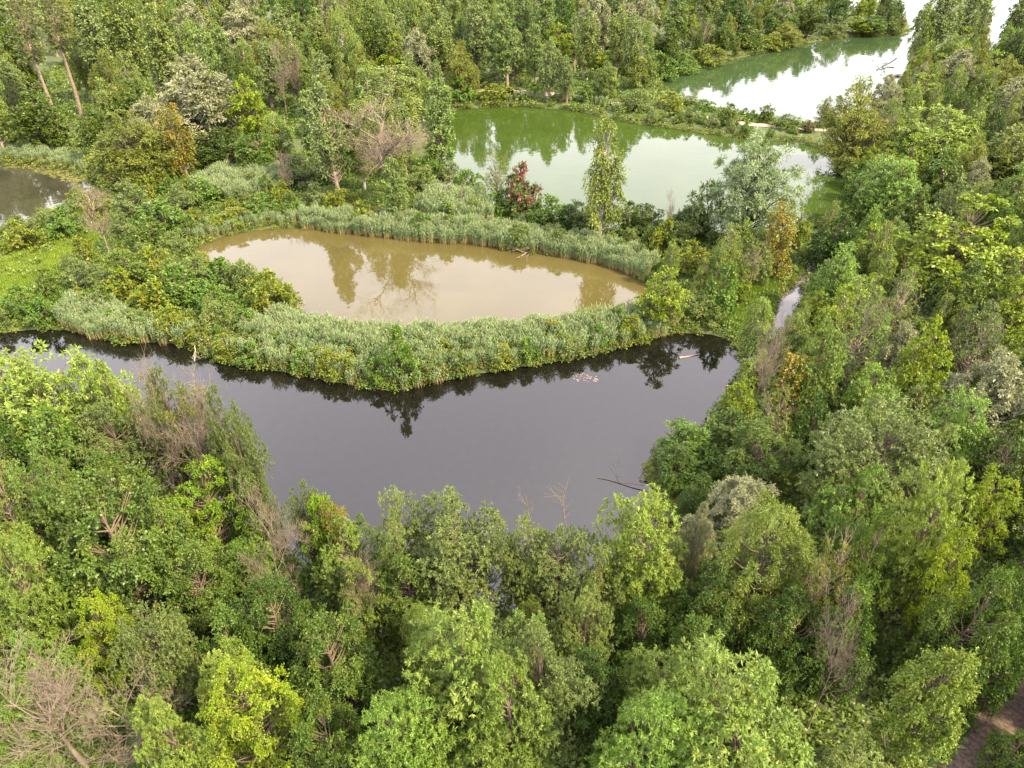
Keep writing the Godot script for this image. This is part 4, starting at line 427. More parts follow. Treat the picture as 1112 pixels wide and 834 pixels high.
func noise_texture(freq: float, stops: Array, size := 512, kind := FastNoiseLite.TYPE_SIMPLEX_SMOOTH, octaves := 5) -> NoiseTexture2D:
	var noise := FastNoiseLite.new()
	noise.noise_type = kind
	noise.frequency = freq
	noise.fractal_octaves = octaves
	noise.seed = int(freq * 9999.0)
	var ramp := Gradient.new()
	ramp.offsets = PackedFloat32Array(range(stops.size()).map(func(i): return float(i) / (stops.size() - 1)))
	ramp.colors = PackedColorArray(stops.map(func(c): return srgb(c)))
	var t := NoiseTexture2D.new()
	t.width = size
	t.height = size
	t.seamless = true
	t.noise = noise
	t.color_ramp = ramp
	return t


# ------------------------------------------------------------------ land and water
var shore_polys := {}
var shore_boxes := {}


func near_water(x: float, z: float) -> float:
	var best := 12.0
	for k in shore_polys:
		var b: Rect2 = shore_boxes[k]
		if x < b.position.x - 12.0 or z < b.position.y - 12.0 or x > b.end.x + 12.0 or z > b.end.y + 12.0:
			continue
		var poly: PackedVector2Array = shore_polys[k]
		var p := Vector2(x, z)
		var d := 1e9
		var n := poly.size()
		var ins := false
		for i in n:
			var a := poly[i - 1] if i > 0 else poly[n - 1]
			var c := poly[i]
			var e := c - a
			var s := clampf((p - a).dot(e) / (e.length_squared() + 1e-9), 0.0, 1.0)
			d = minf(d, (p - a - e * s).length_squared())
			if (c.y > z) != (a.y > z) and x < (a.x - c.x) * (z - c.y) / (a.y - c.y) + c.x:
				ins = not ins
		d = sqrt(d)
		best = minf(best, -d if ins else d)
	return best


func land_height(x: float, z: float) -> float:
	var d := near_water(x, z)
	d += 0.5 * lumps.get_noise_2d(x * 2.3, z * 2.3)
	if d < 0.0:
		return maxf(-1.3, d * 0.7)
	var rise := minf(d * 0.45, 0.32) + 0.07 * maxf(0.0, minf(d, 10.0) - 0.7)
	return rise + 0.18 * lumps.get_noise_2d(x * 0.6, z * 0.6 + 50.0) * minf(1.0, d * 0.3)


func smooth_poly(raw: Array) -> PackedVector2Array:
	var out := PackedVector2Array()
	var n := raw.size()
	for i in n:
		var p0 := Vector2(raw[(i - 1 + n) % n][0], raw[(i - 1 + n) % n][1])
		var p1 := Vector2(raw[i][0], raw[i][1])
		var p2 := Vector2(raw[(i + 1) % n][0], raw[(i + 1) % n][1])
		var p3 := Vector2(raw[(i + 2) % n][0], raw[(i + 2) % n][1])
		for s in 3:
			out.append(p1.cubic_interpolate(p2, p0, p3, s / 3.0))
	return out


func build_ground() -> void:
	for k in SHORES:
		var p := smooth_poly(SHORES[k])
		shore_polys[k] = p
		var b := Rect2(p[0], Vector2.ZERO)
		for q in p: b = b.expand(q)
		shore_boxes[k] = b
	var xs := PackedFloat32Array([-2500, -900, -400, -220])
	var x := -125.0
	while x < 130.0:
		xs.append(x)
		x += 0.9
	while x < 290.0:
		xs.append(x)
		x += 3.0
	xs.append_array(PackedFloat32Array([400, 900, 2500]))
	var zs := PackedFloat32Array([900, 200, 40, 0])
	var z := -12.0
	while z > -130.0:
		zs.append(z)
		z -= 0.9
	while z > -430.0:
		zs.append(z)
		z -= 2.2
	zs.append_array(PackedFloat32Array([-600, -1200, -3500]))
	fresh()
	var w := xs.size()
	for zz in zs:
		for xx in xs:
			V.append(Vector3(xx, land_height(xx, zz), zz))
	for j in zs.size():
		for i in w:
			var a := V[j * w + mini(i + 1, w - 1)] - V[j * w + maxi(i - 1, 0)]
			var b := V[mini(j + 1, zs.size() - 1) * w + i] - V[maxi(j - 1, 0) * w + i]
			var n := a.cross(b)
			N.append((n if n.y > 0 else -n).normalized())
	for j in zs.size() - 1:
		for i in w - 1:
			var o := j * w + i
			I.append_array(PackedInt32Array([o, o + w, o + 1, o + 1, o + w, o + w + 1]))
	var m := StandardMaterial3D.new()
	m.resource_name = "woodland_floor"
	m.albedo_texture = noise_texture(0.012, [Color(0.022, 0.02, 0.012), Color(0.035, 0.048, 0.013), Color(0.05, 0.075, 0.014), Color(0.04, 0.034, 0.02)], 1024)
	m.uv1_triplanar = true
	m.uv1_world_triplanar = true
	m.uv1_scale = Vector3.ONE * 0.06
	m.roughness = 1.0
	var o := commit("ground", m, self)
	tag(o, "dark damp woodland ground with grass and leaf litter around the ponds", "", "", "structure")


func build_water() -> void:
	var looks := {
		"dark": ["dark still pond water with submerged weed and grey lavender sky reflection", [Color(0.003, 0.003, 0.0025), Color(0.004, 0.0038, 0.003), Color(0.0065, 0.0055, 0.004)]],
		"brown": ["muddy tan brown pond water ringed by reeds", [Color(0.05, 0.042, 0.0145), Color(0.055, 0.046, 0.016), Color(0.062, 0.052, 0.019)]],
		"puddle": ["small muddy puddle on the reed strip", [Color(0.12, 0.09, 0.04), Color(0.13, 0.1, 0.045), Color(0.14, 0.105, 0.05)]],
		"green": ["algae green pond water below the path", [Color(0.021, 0.036, 0.006), Color(0.024, 0.041, 0.007), Color(0.027, 0.045, 0.009)]],
		"far": ["deep green pond water beyond the causeway mirroring pale sky", [Color(0.02, 0.036, 0.014), Color(0.024, 0.042, 0.016), Color(0.028, 0.046, 0.018)]],
		"side": ["strip of green water behind the white trunked birches", [Color(0.02, 0.036, 0.014), Color(0.024, 0.042, 0.016), Color(0.028, 0.046, 0.018)]],
		"weed": ["small dark pond water edged with yellow duckweed", [Color(0.02, 0.02, 0.012), Color(0.028, 0.028, 0.018), Color(0.035, 0.033, 0.022)]],
		"channel": ["narrow channel of lavender grey water between the woods", [Color(0.05, 0.045, 0.045), Color(0.055, 0.05, 0.05), Color(0.06, 0.055, 0.055)]],
	}
	var ripple := noise_texture(0.02, [Color.BLACK, Color.WHITE], 512, FastNoiseLite.TYPE_SIMPLEX_SMOOTH, 3)
	ripple.as_normal_map = true
	ripple.bump_strength = 4.0
	for k in looks:
		var m := StandardMaterial3D.new()
		m.resource_name = k + "_water"
		m.albedo_texture = noise_texture(0.05 if k == "dark" else 0.004, looks[k][1], 512)
		m.uv1_triplanar = true
		m.uv1_world_triplanar = true
		m.uv1_scale = Vector3.ONE * 0.045
		m.roughness = 0.035
		m.metallic_specular = 0.38 if k in ["green", "far", "side"] else 0.55
		m.normal_enabled = true
		m.normal_texture = ripple
		m.normal_scale = 0.035
		var poly: PackedVector2Array = Geometry2D.offset_polygon(shore_polys[k], 1.0)[0]
		fresh()
		for p in poly:
			V.append(Vector3(p.x, 0.0, p.y))
			N.append(Vector3.UP)
		var tri := Geometry2D.triangulate_polygon(poly)
		for i in range(0, tri.size(), 3):
			var a := poly[tri[i]]
			var b := poly[tri[i + 1]]
			var c := poly[tri[i + 2]]
			if (b - a).cross(c - a) < 0.0:
				I.append_array(PackedInt32Array([tri[i], tri[i + 2], tri[i + 1]]))
			else:
				I.append_array(PackedInt32Array([tri[i], tri[i + 1], tri[i + 2]]))
		var o := commit(numbered("water"), m, self)
		tag(o, looks[k][0], "", "", "structure")


func ribbon(called: String, pts: Array, width: float, m: Material, label: String) -> void:
	fresh()
	var curve := Curve2D.new()
	for i in pts.size():
		var p := Vector2(pts[i][0], pts[i][1])
		var a := Vector2(pts[maxi(i - 1, 0)][0], pts[maxi(i - 1, 0)][1])
		var b := Vector2(pts[mini(i + 1, pts.size() - 1)][0], pts[mini(i + 1, pts.size() - 1)][1])
		curve.add_point(p, (a - b) / 6.0, (b - a) / 6.0)
	trodden.append([curve, width * 0.55])
	var n := int(curve.get_baked_length() / 0.6)
	for i in n + 1:
		var s := curve.get_baked_length() * i / n
		var p := curve.sample_baked(s)
		var d := (curve.sample_baked(s + 0.3) - curve.sample_baked(s - 0.3)).normalized()
		var side := Vector2(-d.y, d.x)
		for j in 5:
			var q := p + side * width * (j / 4.0 - 0.5) * (1.0 + 0.35 * lumps.get_noise_2d(p.x * 4.0 + j, p.y * 4.0))
			V.append(Vector3(q.x, land_height(q.x, q.y) + 0.05, q.y))
			N.append(Vector3.UP)
	for i in n:
		for j in 4:
			var o := i * 5 + j
			if (V[o + 5] - V[o]).cross(V[o + 1] - V[o]).y > 0.0:
				I.append_array(PackedInt32Array([o, o + 1, o + 5, o + 1, o + 6, o + 5]))
			else:
				I.append_array(PackedInt32Array([o, o + 5, o + 1, o + 1, o + 5, o + 6]))
	tag(commit(called, m, self), label, "", "", "structure")


func build_paths() -> void:
	var m := StandardMaterial3D.new()
	m.resource_name = "sandy_earth"
	m.albedo_texture = noise_texture(0.03, [Color(0.2, 0.15, 0.11), Color(0.29, 0.225, 0.175), Color(0.35, 0.28, 0.22)], 256)
	m.uv1_triplanar = true
	m.uv1_world_triplanar = true
	m.uv1_scale = Vector3.ONE * 0.25
	m.roughness = 1.0
	ribbon("path", [[-14, -176], [0, -174.6], [9.3, -171.9], [14.5, -169.4], [25, -162], [32.4, -158.2], [37.8, -155.2], [44, -149.5], [54, -145.6], [60.9, -144], [72, -146]], 2.6, m, "pale sandy footpath along the green pond and over the causeway")
	var e := m.duplicate()
	e.resource_name = "bare_earth"
	e.albedo_texture = noise_texture(0.02, [Color(0.03, 0.022, 0.014), Color(0.075, 0.052, 0.04), Color(0.12, 0.088, 0.07)], 256)
	e.uv1_scale = Vector3.ONE * 0.6
	ribbon("path", [[42, -30], [33.8, -25.6], [30.4, -23.5], [27.6, -21.5], [24, -18.8], [18, -14]], 2.4, e, "bare pinkish brown earth track under the trees")


# ------------------------------------------------------------------ plants
func rand_dir() -> Vector3:
	var z := rng.randf_range(-1.0, 1.0)
	var a := rng.randf() * TAU
	var s := sqrt(1.0 - z * z)
	return Vector3(s * cos(a), z, s * sin(a))


func tube(points: Array, radii: Array, sides: int) -> void:
	var first := V.size()
	for i in points.size():
		var d: Vector3 = (points[mini(i + 1, points.size() - 1)] - points[maxi(i - 1, 0)]).normalized()
		var u := d.cross(Vector3(0.3, 0.1, 0.9)).normalized()
		var v := d.cross(u)
		for s in sides:
			var a := TAU * s / sides
			var n := u * cos(a) + v * sin(a)
			V.append(points[i] + n * radii[i])
			N.append(n)
	for i in points.size() - 1:
		for s in sides:
			var a := first + i * sides + s
			var b := first + i * sides + (s + 1) % sides
			I.append_array(PackedInt32Array([a, a + sides, b, b, a + sides, b + sides]))
	var tip := first + (points.size() - 1) * sides
	for s in range(1, sides - 1):
		I.append_array(PackedInt32Array([tip, tip + s + 1, tip + s]))


func leaf(p: Vector3, d: Vector3, n: Vector3, length: float, width: float, c: Color) -> void:
	var side := n.cross(d)
	var q := side.length_squared()
	if q < 1e-6:
		return
	side *= width * 0.5 / sqrt(q)
	n = d.cross(side).normalized()
	if n.y < 0.0:
		n = -n
		side = -side
	var o := V.size()
	var mid := p + d * (length * 0.45)
	V.append(p)
	V.append(mid + side)
	V.append(p + d * length - Vector3(0, length * 0.08, 0))
	V.append(mid - side)
	N.append(n); N.append(n); N.append(n); N.append(n)
	C.append(c); C.append(c); C.append(c); C.append(c)
	I.append(o); I.append(o + 1); I.append(o + 2); I.append(o); I.append(o + 2); I.append(o + 3)


func limb(a: Vector3, b: Vector3, r0: float, r1: float, sag: float) -> void:
	var pts := []
	var rad := []
	for i in 5:
		var s := i / 4.0
		pts.append(a.lerp(b, s) + Vector3(0, sag * s * (1.0 - s) * -2.0, 0) + rand_dir() * (0.12 if i > 0 and i < 4 else 0.0) * (a - b).length() * 0.25)
		rad.append(lerpf(r0, r1, s))
	tube(pts, rad, 4)


func twiggy(p: Vector3, d: Vector3, length: float, r: float, level: int) -> Array:
	var pts := [p]
	var rad := [r]
	var q := p
	var dir := d
	var n := 4 if level > 1 else 3
	for i in n:
		dir = (dir + rand_dir() * 0.22 + Vector3(0, 0.04, 0)).normalized()
		q += dir * length / n
		pts.append(q)
		rad.append(maxf(0.007, r * (1.0 - 0.75 * (i + 1) / n)))
	tube(pts, rad, 5 if level > 2 else 3)
	if level == 0:
		return pts
	var kids := 5
	for k in kids:
		var s := rng.randf_range(0.3, 1.0) * n
		var i := mini(int(s), n - 1)
		var at: Vector3 = pts[i].lerp(pts[i + 1], s - i)
		var along: Vector3 = (pts[i + 1] - pts[i]).normalized()
		var away := (along * 0.75 + rand_dir() * 0.75 + Vector3(0, 0.12, 0)).normalized()
		twiggy(at, away, length * rng.randf_range(0.45, 0.7), maxf(0.009, rad[i] * 0.55), level - 1)
	return pts


func make_dead(which: int, lod: int) -> Node3D:
	var root := Node3D.new()
	var h := 10.0
	fresh()
	var pts := []
	var rad := []
	for i in 7:
		var s := i / 6.0
		pts.append(Vector3(0.25 * sin(s * 4.0 + which), h * 0.8 * s, 0.25 * cos(s * 3.0) - 0.25))
		rad.append(lerpf(0.14, 0.03, s))
	tube(pts, rad, 7)
	commit("trunk", bark_materials[4], root)
	var thick := 1.0 if lod == 0 else 1.9
	for k in 11:
		fresh()
		var s := rng.randf_range(0.28, 1.0) * 6.0
		var i := mini(int(s), 5)
		var at: Vector3 = pts[i].lerp(pts[i + 1], s - i)
		var a := k * 2.4 + rng.randf()
		var d := Vector3(cos(a), rng.randf_range(0.35, 1.2) if which != 1 else rng.randf_range(1.2, 2.6), sin(a)).normalized()
		var length := rng.randf_range(2.4, 3.8)
		var line := twiggy(at, d, length, 0.055 * thick, 0)
		var branch := commit("branch", bark_materials[4], root)
		for j in 6:
			fresh()
			var u := rng.randf_range(0.25, 1.0) * 3.0
			var v := mini(int(u), 2)
			var from: Vector3 = line[v].lerp(line[v + 1], u - v)
			var away: Vector3 = ((line[v + 1] - line[v]).normalized() * 0.75 + rand_dir() * 0.75 + Vector3(0, 0.12, 0)).normalized()
			twiggy(from, away, length * rng.randf_range(0.4, 0.65), 0.024 * thick, 2)
			commit("twig", bark_materials[4], branch)
	return root


func profile(t: float, wide: float) -> float:
	var u := (wide - t) / wide if t < wide else (t - wide) / (1.0 - wide)
	return pow(maxf(0.0, 1.0 - pow(u, 2.3)), 0.62)


func make_tree(sp: String, which: int, lod: int) -> Node3D:
	if sp == "dead":
		return make_dead(which, lod)
	var g: Dictionary = GROWTH[sp]
	var root := Node3D.new()
	var h: float = g.h
	var r: float = g.r
	var low: float = g.low * h
	var size: float = g.size
	var shift := Vector3(which * 37.0 + 5.0, which * 11.0, 3.0)
	# the crown is a union of lobes, one round each leading stem; clumps of leaves are spread through each
	var lobes := []
	var many_lobes: int = g.get("lobes", 6)
	for k in many_lobes:
		var a := TAU * k / (many_lobes - 1.0) + rng.randf() * 0.8
		if k == 0:
			lobes.append([Vector3(rng.randf_range(-0.1, 0.1) * r, 0, rng.randf_range(-0.1, 0.1) * r), 1.0, 0.7 if many_lobes <= 7 else 0.56])
		else:
			var far := rng.randf_range(0.36, 0.56) if many_lobes > 3 else rng.randf_range(0.2, 0.34)
			if many_lobes > 7: far += rng.randf_range(0.0, 0.22)
			lobes.append([Vector3(cos(a), 0, sin(a)) * r * far, rng.randf_range(0.62, 1.0) - 0.12 * far, rng.randf_range(0.4, 0.58) * (1.0 if many_lobes <= 7 else 0.72)])
	var heart := PackedVector3Array()
	var axis := PackedVector3Array()
	for k in 6:
		# foliage over the head of the trunk
		heart.append(lobes[0][0] + Vector3(rng.randf_range(-0.9, 0.9) * size, h * rng.randf_range(0.78, 0.95), rng.randf_range(-0.9, 0.9) * size))
		axis.append(lobes[0][0])
	var tries := 0
	while heart.size() < g.clumps and tries < g.clumps * 30:
		tries += 1
		var t := pow(rng.randf(), 0.8)
		var lobe: Array = lobes[rng.randi() % lobes.size()]
		var pr: float = profile(t, g.wide) * lobe[2]
		if rng.randf() > pr / lobe[2] + 0.3:
			continue
		var a := rng.randf() * TAU
		var dir := Vector3(cos(a), t * 2.0 - 1.0, sin(a))
		var bump := 0.9 + 0.5 * lumps.get_noise_3dv(dir * 3.2 + shift)
		var f := sqrt(rng.randf_range(0.3 if t < 0.55 else 0.0, 1.0)) * bump
		var p: Vector3 = lobe[0] + Vector3(cos(a) * r * pr * f, low + (h * lobe[1] - low - size * 0.4) * t, sin(a) * r * pr * f)
		p.y -= 0.35 * size * f
		var ok := true
		for q in heart:
			if q.distance_squared_to(p) < size * size * 0.6:
				ok = false
				break
		if ok:
			heart.append(p)
			axis.append(lobe[0])
	# trunk and limbs
	fresh()
	var trunk := []
	var rad := []
	var stem: float = (h * 0.017 + 0.02) * (0.62 if sp == "tal" else 1.0)
	var lean := lumps.get_noise_2d(which * 50.0, 7.0) * r * 0.5
	for i in 6:
		var s := i / 5.0
		trunk.append(Vector3(lean * s * (1.0 - s) * 2.0, h * 0.7 * s, sin(s * 5.0 + which) * 0.12))
		rad.append(lerpf(stem * 1.25, stem * 0.25, s))
	tube(trunk, rad, 7)
	for p in heart:
		var flat_d := Vector2(p.x, p.z).length()
		var ya := clampf(p.y - flat_d * 0.85, h * 0.08, h * 0.68)
		var s := ya / (h * 0.7) * 5.0
		var i := mini(int(s), 4)
		var base: Vector3 = trunk[i].lerp(trunk[i + 1], s - i)
		limb(base, p, stem * lerpf(0.5, 0.22, ya / h), 0.014, flat_d * 0.18)
	var bare: int = g.get("bare", 0)
	for k in bare:
		var p := heart[rng.randi() % heart.size()]
		twiggy(p, (Vector3(p.x, 0, p.z) * 0.12 + Vector3.UP + rand_dir() * 0.6).normalized(), rng.randf_range(0.9, 1.9), 0.03, 1)
	commit("trunk", bark_materials[g.bark], root)
	# leaves
	fresh()
	var twigs := int(g.twigs * (1.4 if lod == 0 else 0.68))
	var leaves := int(ceil(g.leaves * (1.0 if lod == 0 else 0.62)))
	var big := 0.72 if lod == 0 else 1.3
	var ll: float = g.leaf[0] * big
	var lw: float = g.leaf[1] * big * (1.0 if lod == 0 else 1.05)
	var flat: float = g.get("flat", 1.0)
	var hue := Color(rng.randf_range(0.84, 1.08), rng.randf_range(0.93, 1.07), rng.randf_range(0.8, 1.12)) * rng.randf_range(0.85, 1.15)
	if sp in ["wig", "ora", "ivy", "wil"]: hue = Color.WHITE
	var col: Color = g.col * hue
	var alt: Color = g.alt * hue
	for at_heart in heart.size():
		var p := heart[at_heart]
		var out := Vector3(p.x - axis[at_heart].x, 0, p.z - axis[at_heart].z)
		out = out.normalized() if out.length() > 0.2 else rand_dir()
		var rc := size * rng.randf_range(0.75, 1.3)
		var clump_tone := rng.randf_range(0.82, 1.18)
		var clump_mix := clampf(rng.randf() * 1.4 - (1.0 - g.share), 0.0, 1.0)
		for k in twigs:
			var d := rand_dir()
			d = (d + out * g.out + Vector3(0, g.up, 0)).normalized()
			d.y *= flat
			var start := p + rand_dir() * rc * 0.22
			var length := rc * rng.randf_range(0.65, 1.15)
			var tone := clump_tone * rng.randf_range(0.9, 1.1)
			var c0 := col.lerp(alt, clampf(clump_mix + rng.randf_range(-0.1, 0.25), 0.0, 1.0)) * tone
			var down := Vector3(0, -g.droop * length, 0)
			if g.star:
				var tip := start + d * length + down * 0.5
				for j in leaves:
					var ld := (rand_dir() + d * 0.55 + Vector3(0, -0.25, 0)).normalized()
					var n := (Vector3(0, 1.0, 0) + rand_dir() * 0.55 + ld * 0.2)
					leaf(tip + rand_dir() * 0.06, ld, n, ll * rng.randf_range(0.6, 1.3), lw * rng.randf_range(0.8, 1.2), c0 * rng.randf_range(0.88, 1.12))
			else:
				for j in leaves:
					var s := 0.25 + 0.75 * (j + rng.randf()) / leaves
					var at := start + d * (length * s) + down * (s * s)
					var ld := (rand_dir() * 0.9 + d * 0.7 + down * 0.5 * s).normalized()
					var n := Vector3(0, 0.85, 0) + rand_dir() * 0.75 + out * 0.35
					leaf(at, ld, n, ll * rng.randf_range(0.6, 1.3), lw * rng.randf_range(0.8, 1.15), c0 * rng.randf_range(0.86, 1.14))
	commit("crown", leaf_material, root)
	return root


func build_plants() -> void:
	for row in PLANTS:
		var sp: String = SPECIES[row[0]]
		var at := Vector3(row[1], 0, row[2])
		var lod := 0 if Vector3(row[1], 30, row[2]).length() < 57.0 else 1
		var ways := 3 if sp in ["ash", "map", "pop", "bus", "bir", "dead"] else 2
		if sp in ["ivy", "ora", "red", "wig"]: ways = 1
		var which := int(absf(row[1] * 7.3 + row[2] * 3.1)) % ways
		var key := "%s %d %d" % [sp, which, lod]
		if not patterns.has(key):
			rng.seed = hash(key)
			patterns[key] = make_tree(sp, which, lod)
		var o: Node3D = patterns[key].duplicate()
		o.name = numbered(KIND[sp][0])
		add_child(o)
		var h0: float = 10.0 if sp == "dead" else GROWTH[sp].h
		var r0: float = 3.6 if sp == "dead" else GROWTH[sp].r
		at.y = land_height(at.x, at.z) - 0.08
		o.position = at
		o.scale = Vector3(row[4] / r0, row[3] / h0, row[4] / r0)
		o.rotation = Vector3(0.05 * sin(row[1] * 5.0), fposmod(row[1] * 12.9 + row[2] * 7.7, TAU), 0.05 * sin(row[2] * 5.0))
		tag(o, LABELS[row[5]], KIND[sp][1], KIND[sp][2])
	for k in patterns: patterns[k].free()


# ------------------------------------------------------------------ reeds, herbs, grass
func scatter(called: String, meshes: ArrayMesh, spots: Array, size: Vector2, tones: Array, label: String) -> void:
	var mm := MultiMesh.new()
	mm.transform_format = MultiMesh.TRANSFORM_3D
	mm.use_colors = true
	mm.mesh = meshes
	mm.instance_count = spots.size()
	for i in spots.size():
		var s := rng.randf_range(size.x, size.y) * (1.0 + 0.4 * lumps.get_noise_2d(spots[i].x * 0.9, spots[i].z * 0.9))
		var b := Basis(Vector3.UP, rng.randf() * TAU).scaled(Vector3(s, s * rng.randf_range(0.88, 1.12), s))
		mm.set_instance_transform(i, Transform3D(b, spots[i]))
		mm.set_instance_color(i, tones[0].lerp(tones[1], rng.randf()))
	var o := MultiMeshInstance3D.new()
	o.name = called
	o.multimesh = mm
	add_child(o)
	tag(o, label, "", "", "stuff")


func spots_in(raw: Array, step: float, wet := -0.6) -> Array:
	var poly := PackedVector2Array(raw.map(func(p): return Vector2(p[0], p[1])))
	var b := Rect2(poly[0], Vector2.ZERO)
	for q in poly: b = b.expand(q)
	var out := []
	var z := b.position.y
	while z < b.end.y:
		var x := b.position.x
		while x < b.end.x:
			var p := Vector2(x + rng.randf_range(-0.6, 0.6) * step, z + rng.randf_range(-0.6, 0.6) * step)
			if Geometry2D.is_point_in_polygon(p, poly):
				var y := land_height(p.x, p.y)
				if y > wet and not on_path(p):
					out.append(Vector3(p.x, maxf(y, -0.4), p.y))
			x += step
		z += step
	return out


func on_path(p: Vector2) -> bool:
	for t in trodden:
		if t[0].get_closest_point(p).distance_to(p) < t[1]:
			return true
	return false


func reed_mesh(seed_: int) -> ArrayMesh:
	rng.seed = seed_
	fresh()
	for k in 34:
		var a := rng.randf() * TAU
		var p := Vector3(cos(a), 0, sin(a)) * sqrt(rng.randf()) * 0.62
		var top := p + Vector3(rng.randf_range(-0.25, 0.25), rng.randf_range(2.0, 2.7), rng.randf_range(-0.25, 0.25))
		var stalk := Color(0.3, 0.23, 0.12) * rng.randf_range(0.8, 1.15)
		var d := (top - p).normalized()
		leaf(p, d, Vector3(cos(a * 3.0), 0.2, sin(a * 3.0)), 1.7, 0.06, stalk)
		for j in 8:
			var s := rng.randf_range(0.4, 1.0)
			var at := p.lerp(top, s)
			var b := rng.randf() * TAU
			var ld := Vector3(cos(b), rng.randf_range(0.7, 2.4), sin(b)).normalized()
			var green := Color(0.105, 0.16, 0.075).lerp(Color(0.2, 0.23, 0.12), rng.randf() * 0.8) * rng.randf_range(0.8, 1.2)
			leaf(at, ld, Vector3(0, 1, 0) + rand_dir() * 0.5, rng.randf_range(0.35, 0.6), 0.06, green)
		if k % 5 == 0:
			leaf(top, Vector3(rng.randf_range(-0.5, 0.5), 1, rng.randf_range(-0.5, 0.5)).normalized(), rand_dir(), 0.35, 0.11, Color(0.22, 0.15, 0.11))
	return to_mesh(leaf_material)


func herb_mesh(seed_: int, height: float, count: int, length: float, width: float, upright: float) -> ArrayMesh:
	rng.seed = seed_
	fresh()
	for k in count:
		var a := rng.randf() * TAU
		var f := sqrt(rng.randf()) * 0.6
		var p := Vector3(cos(a) * f, rng.randf() * height * (1.1 - f), sin(a) * f)
		var ld := (rand_dir() + Vector3(0, upright, 0)).normalized()
		leaf(p, ld, Vector3(0, 0.8, 0) + rand_dir() * 0.7, length * rng.randf_range(0.7, 1.3), width, Color(1, 1, 1) * rng.randf_range(0.75, 1.2))
	return to_mesh(leaf_material)


func build_reeds() -> void:
	var reed := reed_mesh(41)
	rng.seed = 77
	var white := [Color(0.92, 1.06, 1.0), Color(1.3, 1.36, 1.35)]
	var beds := [
		["dense pale green reed bed along the brown pond below the bare dead tree", [[-30.6, -99.4], [-29.8, -95.6], [-20.2, -93.0], [-12.9, -91.2], [-4.5, -90.0], [1.7, -87.6], [7.8, -85.8], [13.5, -82.4], [16.2, -79.2], [18.4, -82.0], [13.4, -88.0], [5.6, -90.8], [-2.1, -93.6], [-11.4, -95.9], [-21, -97.4]], 0.5, 0.74],
		["long reed strip dividing the brown pond from the dark pond", [[-29, -64.2], [-24, -63], [-16, -61], [-10.4, -60.4], [-2.4, -62.4], [8.1, -65], [16.4, -68], [19, -70.4], [16, -72], [8.5, -68.6], [0.4, -66.8], [-7.5, -66], [-15.3, -66], [-21.6, -67.2], [-25.1, -68.8], [-28.8, -66.8]], 0.5, 0.8],
		["scattered reeds among the herbs at the dark pond edge of the reed strip", [[-31.8, -62], [-24, -59.6], [-16, -57], [-10.4, -56], [-2.4, -59], [8.1, -62.1], [16.4, -65.8], [19, -69.2], [16, -68], [8, -65], [-2.4, -62.4], [-10.4, -60.4], [-16, -61], [-24, -63]], 0.85, 0.72],
		["patch of reeds behind the brown pond between the red bush and dead tree", [[-14.5, -99], [-11, -107], [-5.1, -104], [-2.2, -97], [-7.4, -95]], 0.6, 0.95],
		["field of pale reeds in front of the large silvery willow", [[-49.3, -107], [-48.1, -116], [-37, -115.2], [-34, -109.2], [-41.6, -102.5]], 0.6, 0.85],
		["grey green reed tuft on the scrub shore of the dark pond", [[-50, -68], [-50, -72], [-44.5, -71], [-40, -67], [-33, -65], [-32.6, -63.6], [-37.2, -64.2], [-45.8, -65.8]], 0.55, 0.7],
		["low reeds along the duckweed pond edge below the poplars", [[-100, -128], [-83, -124.5], [-75, -121], [-68, -116], [-64, -111], [-62, -114], [-72, -124], [-84, -128.5], [-100, -133]], 0.7, 0.6],
		["narrow fringe of reeds on the brown pond's grassy corner", [[-45, -93], [-40, -98.5], [-30, -99.4], [-30, -97], [-38, -95], [-44, -90]], 0.7, 0.5],
		["reeds on the path side shore of the green pond", [[-6, -166], [4, -167.5], [14, -166], [24, -159.5], [34, -153], [42, -147], [43, -148], [34, -155], [24, -161.5], [14, -168], [4, -170], [-6, -168]], 0.9, 0.55],
	]
	for b in beds:
		scatter(numbered("reeds"), reed, spots_in(b[1], b[2]).filter(func(p): return lumps.get_noise_2d(p.x * 1.6, p.z * 1.6 + 30.0) > -0.33), Vector2(b[3] * 0.93, b[3] * 1.07), white, b[0])


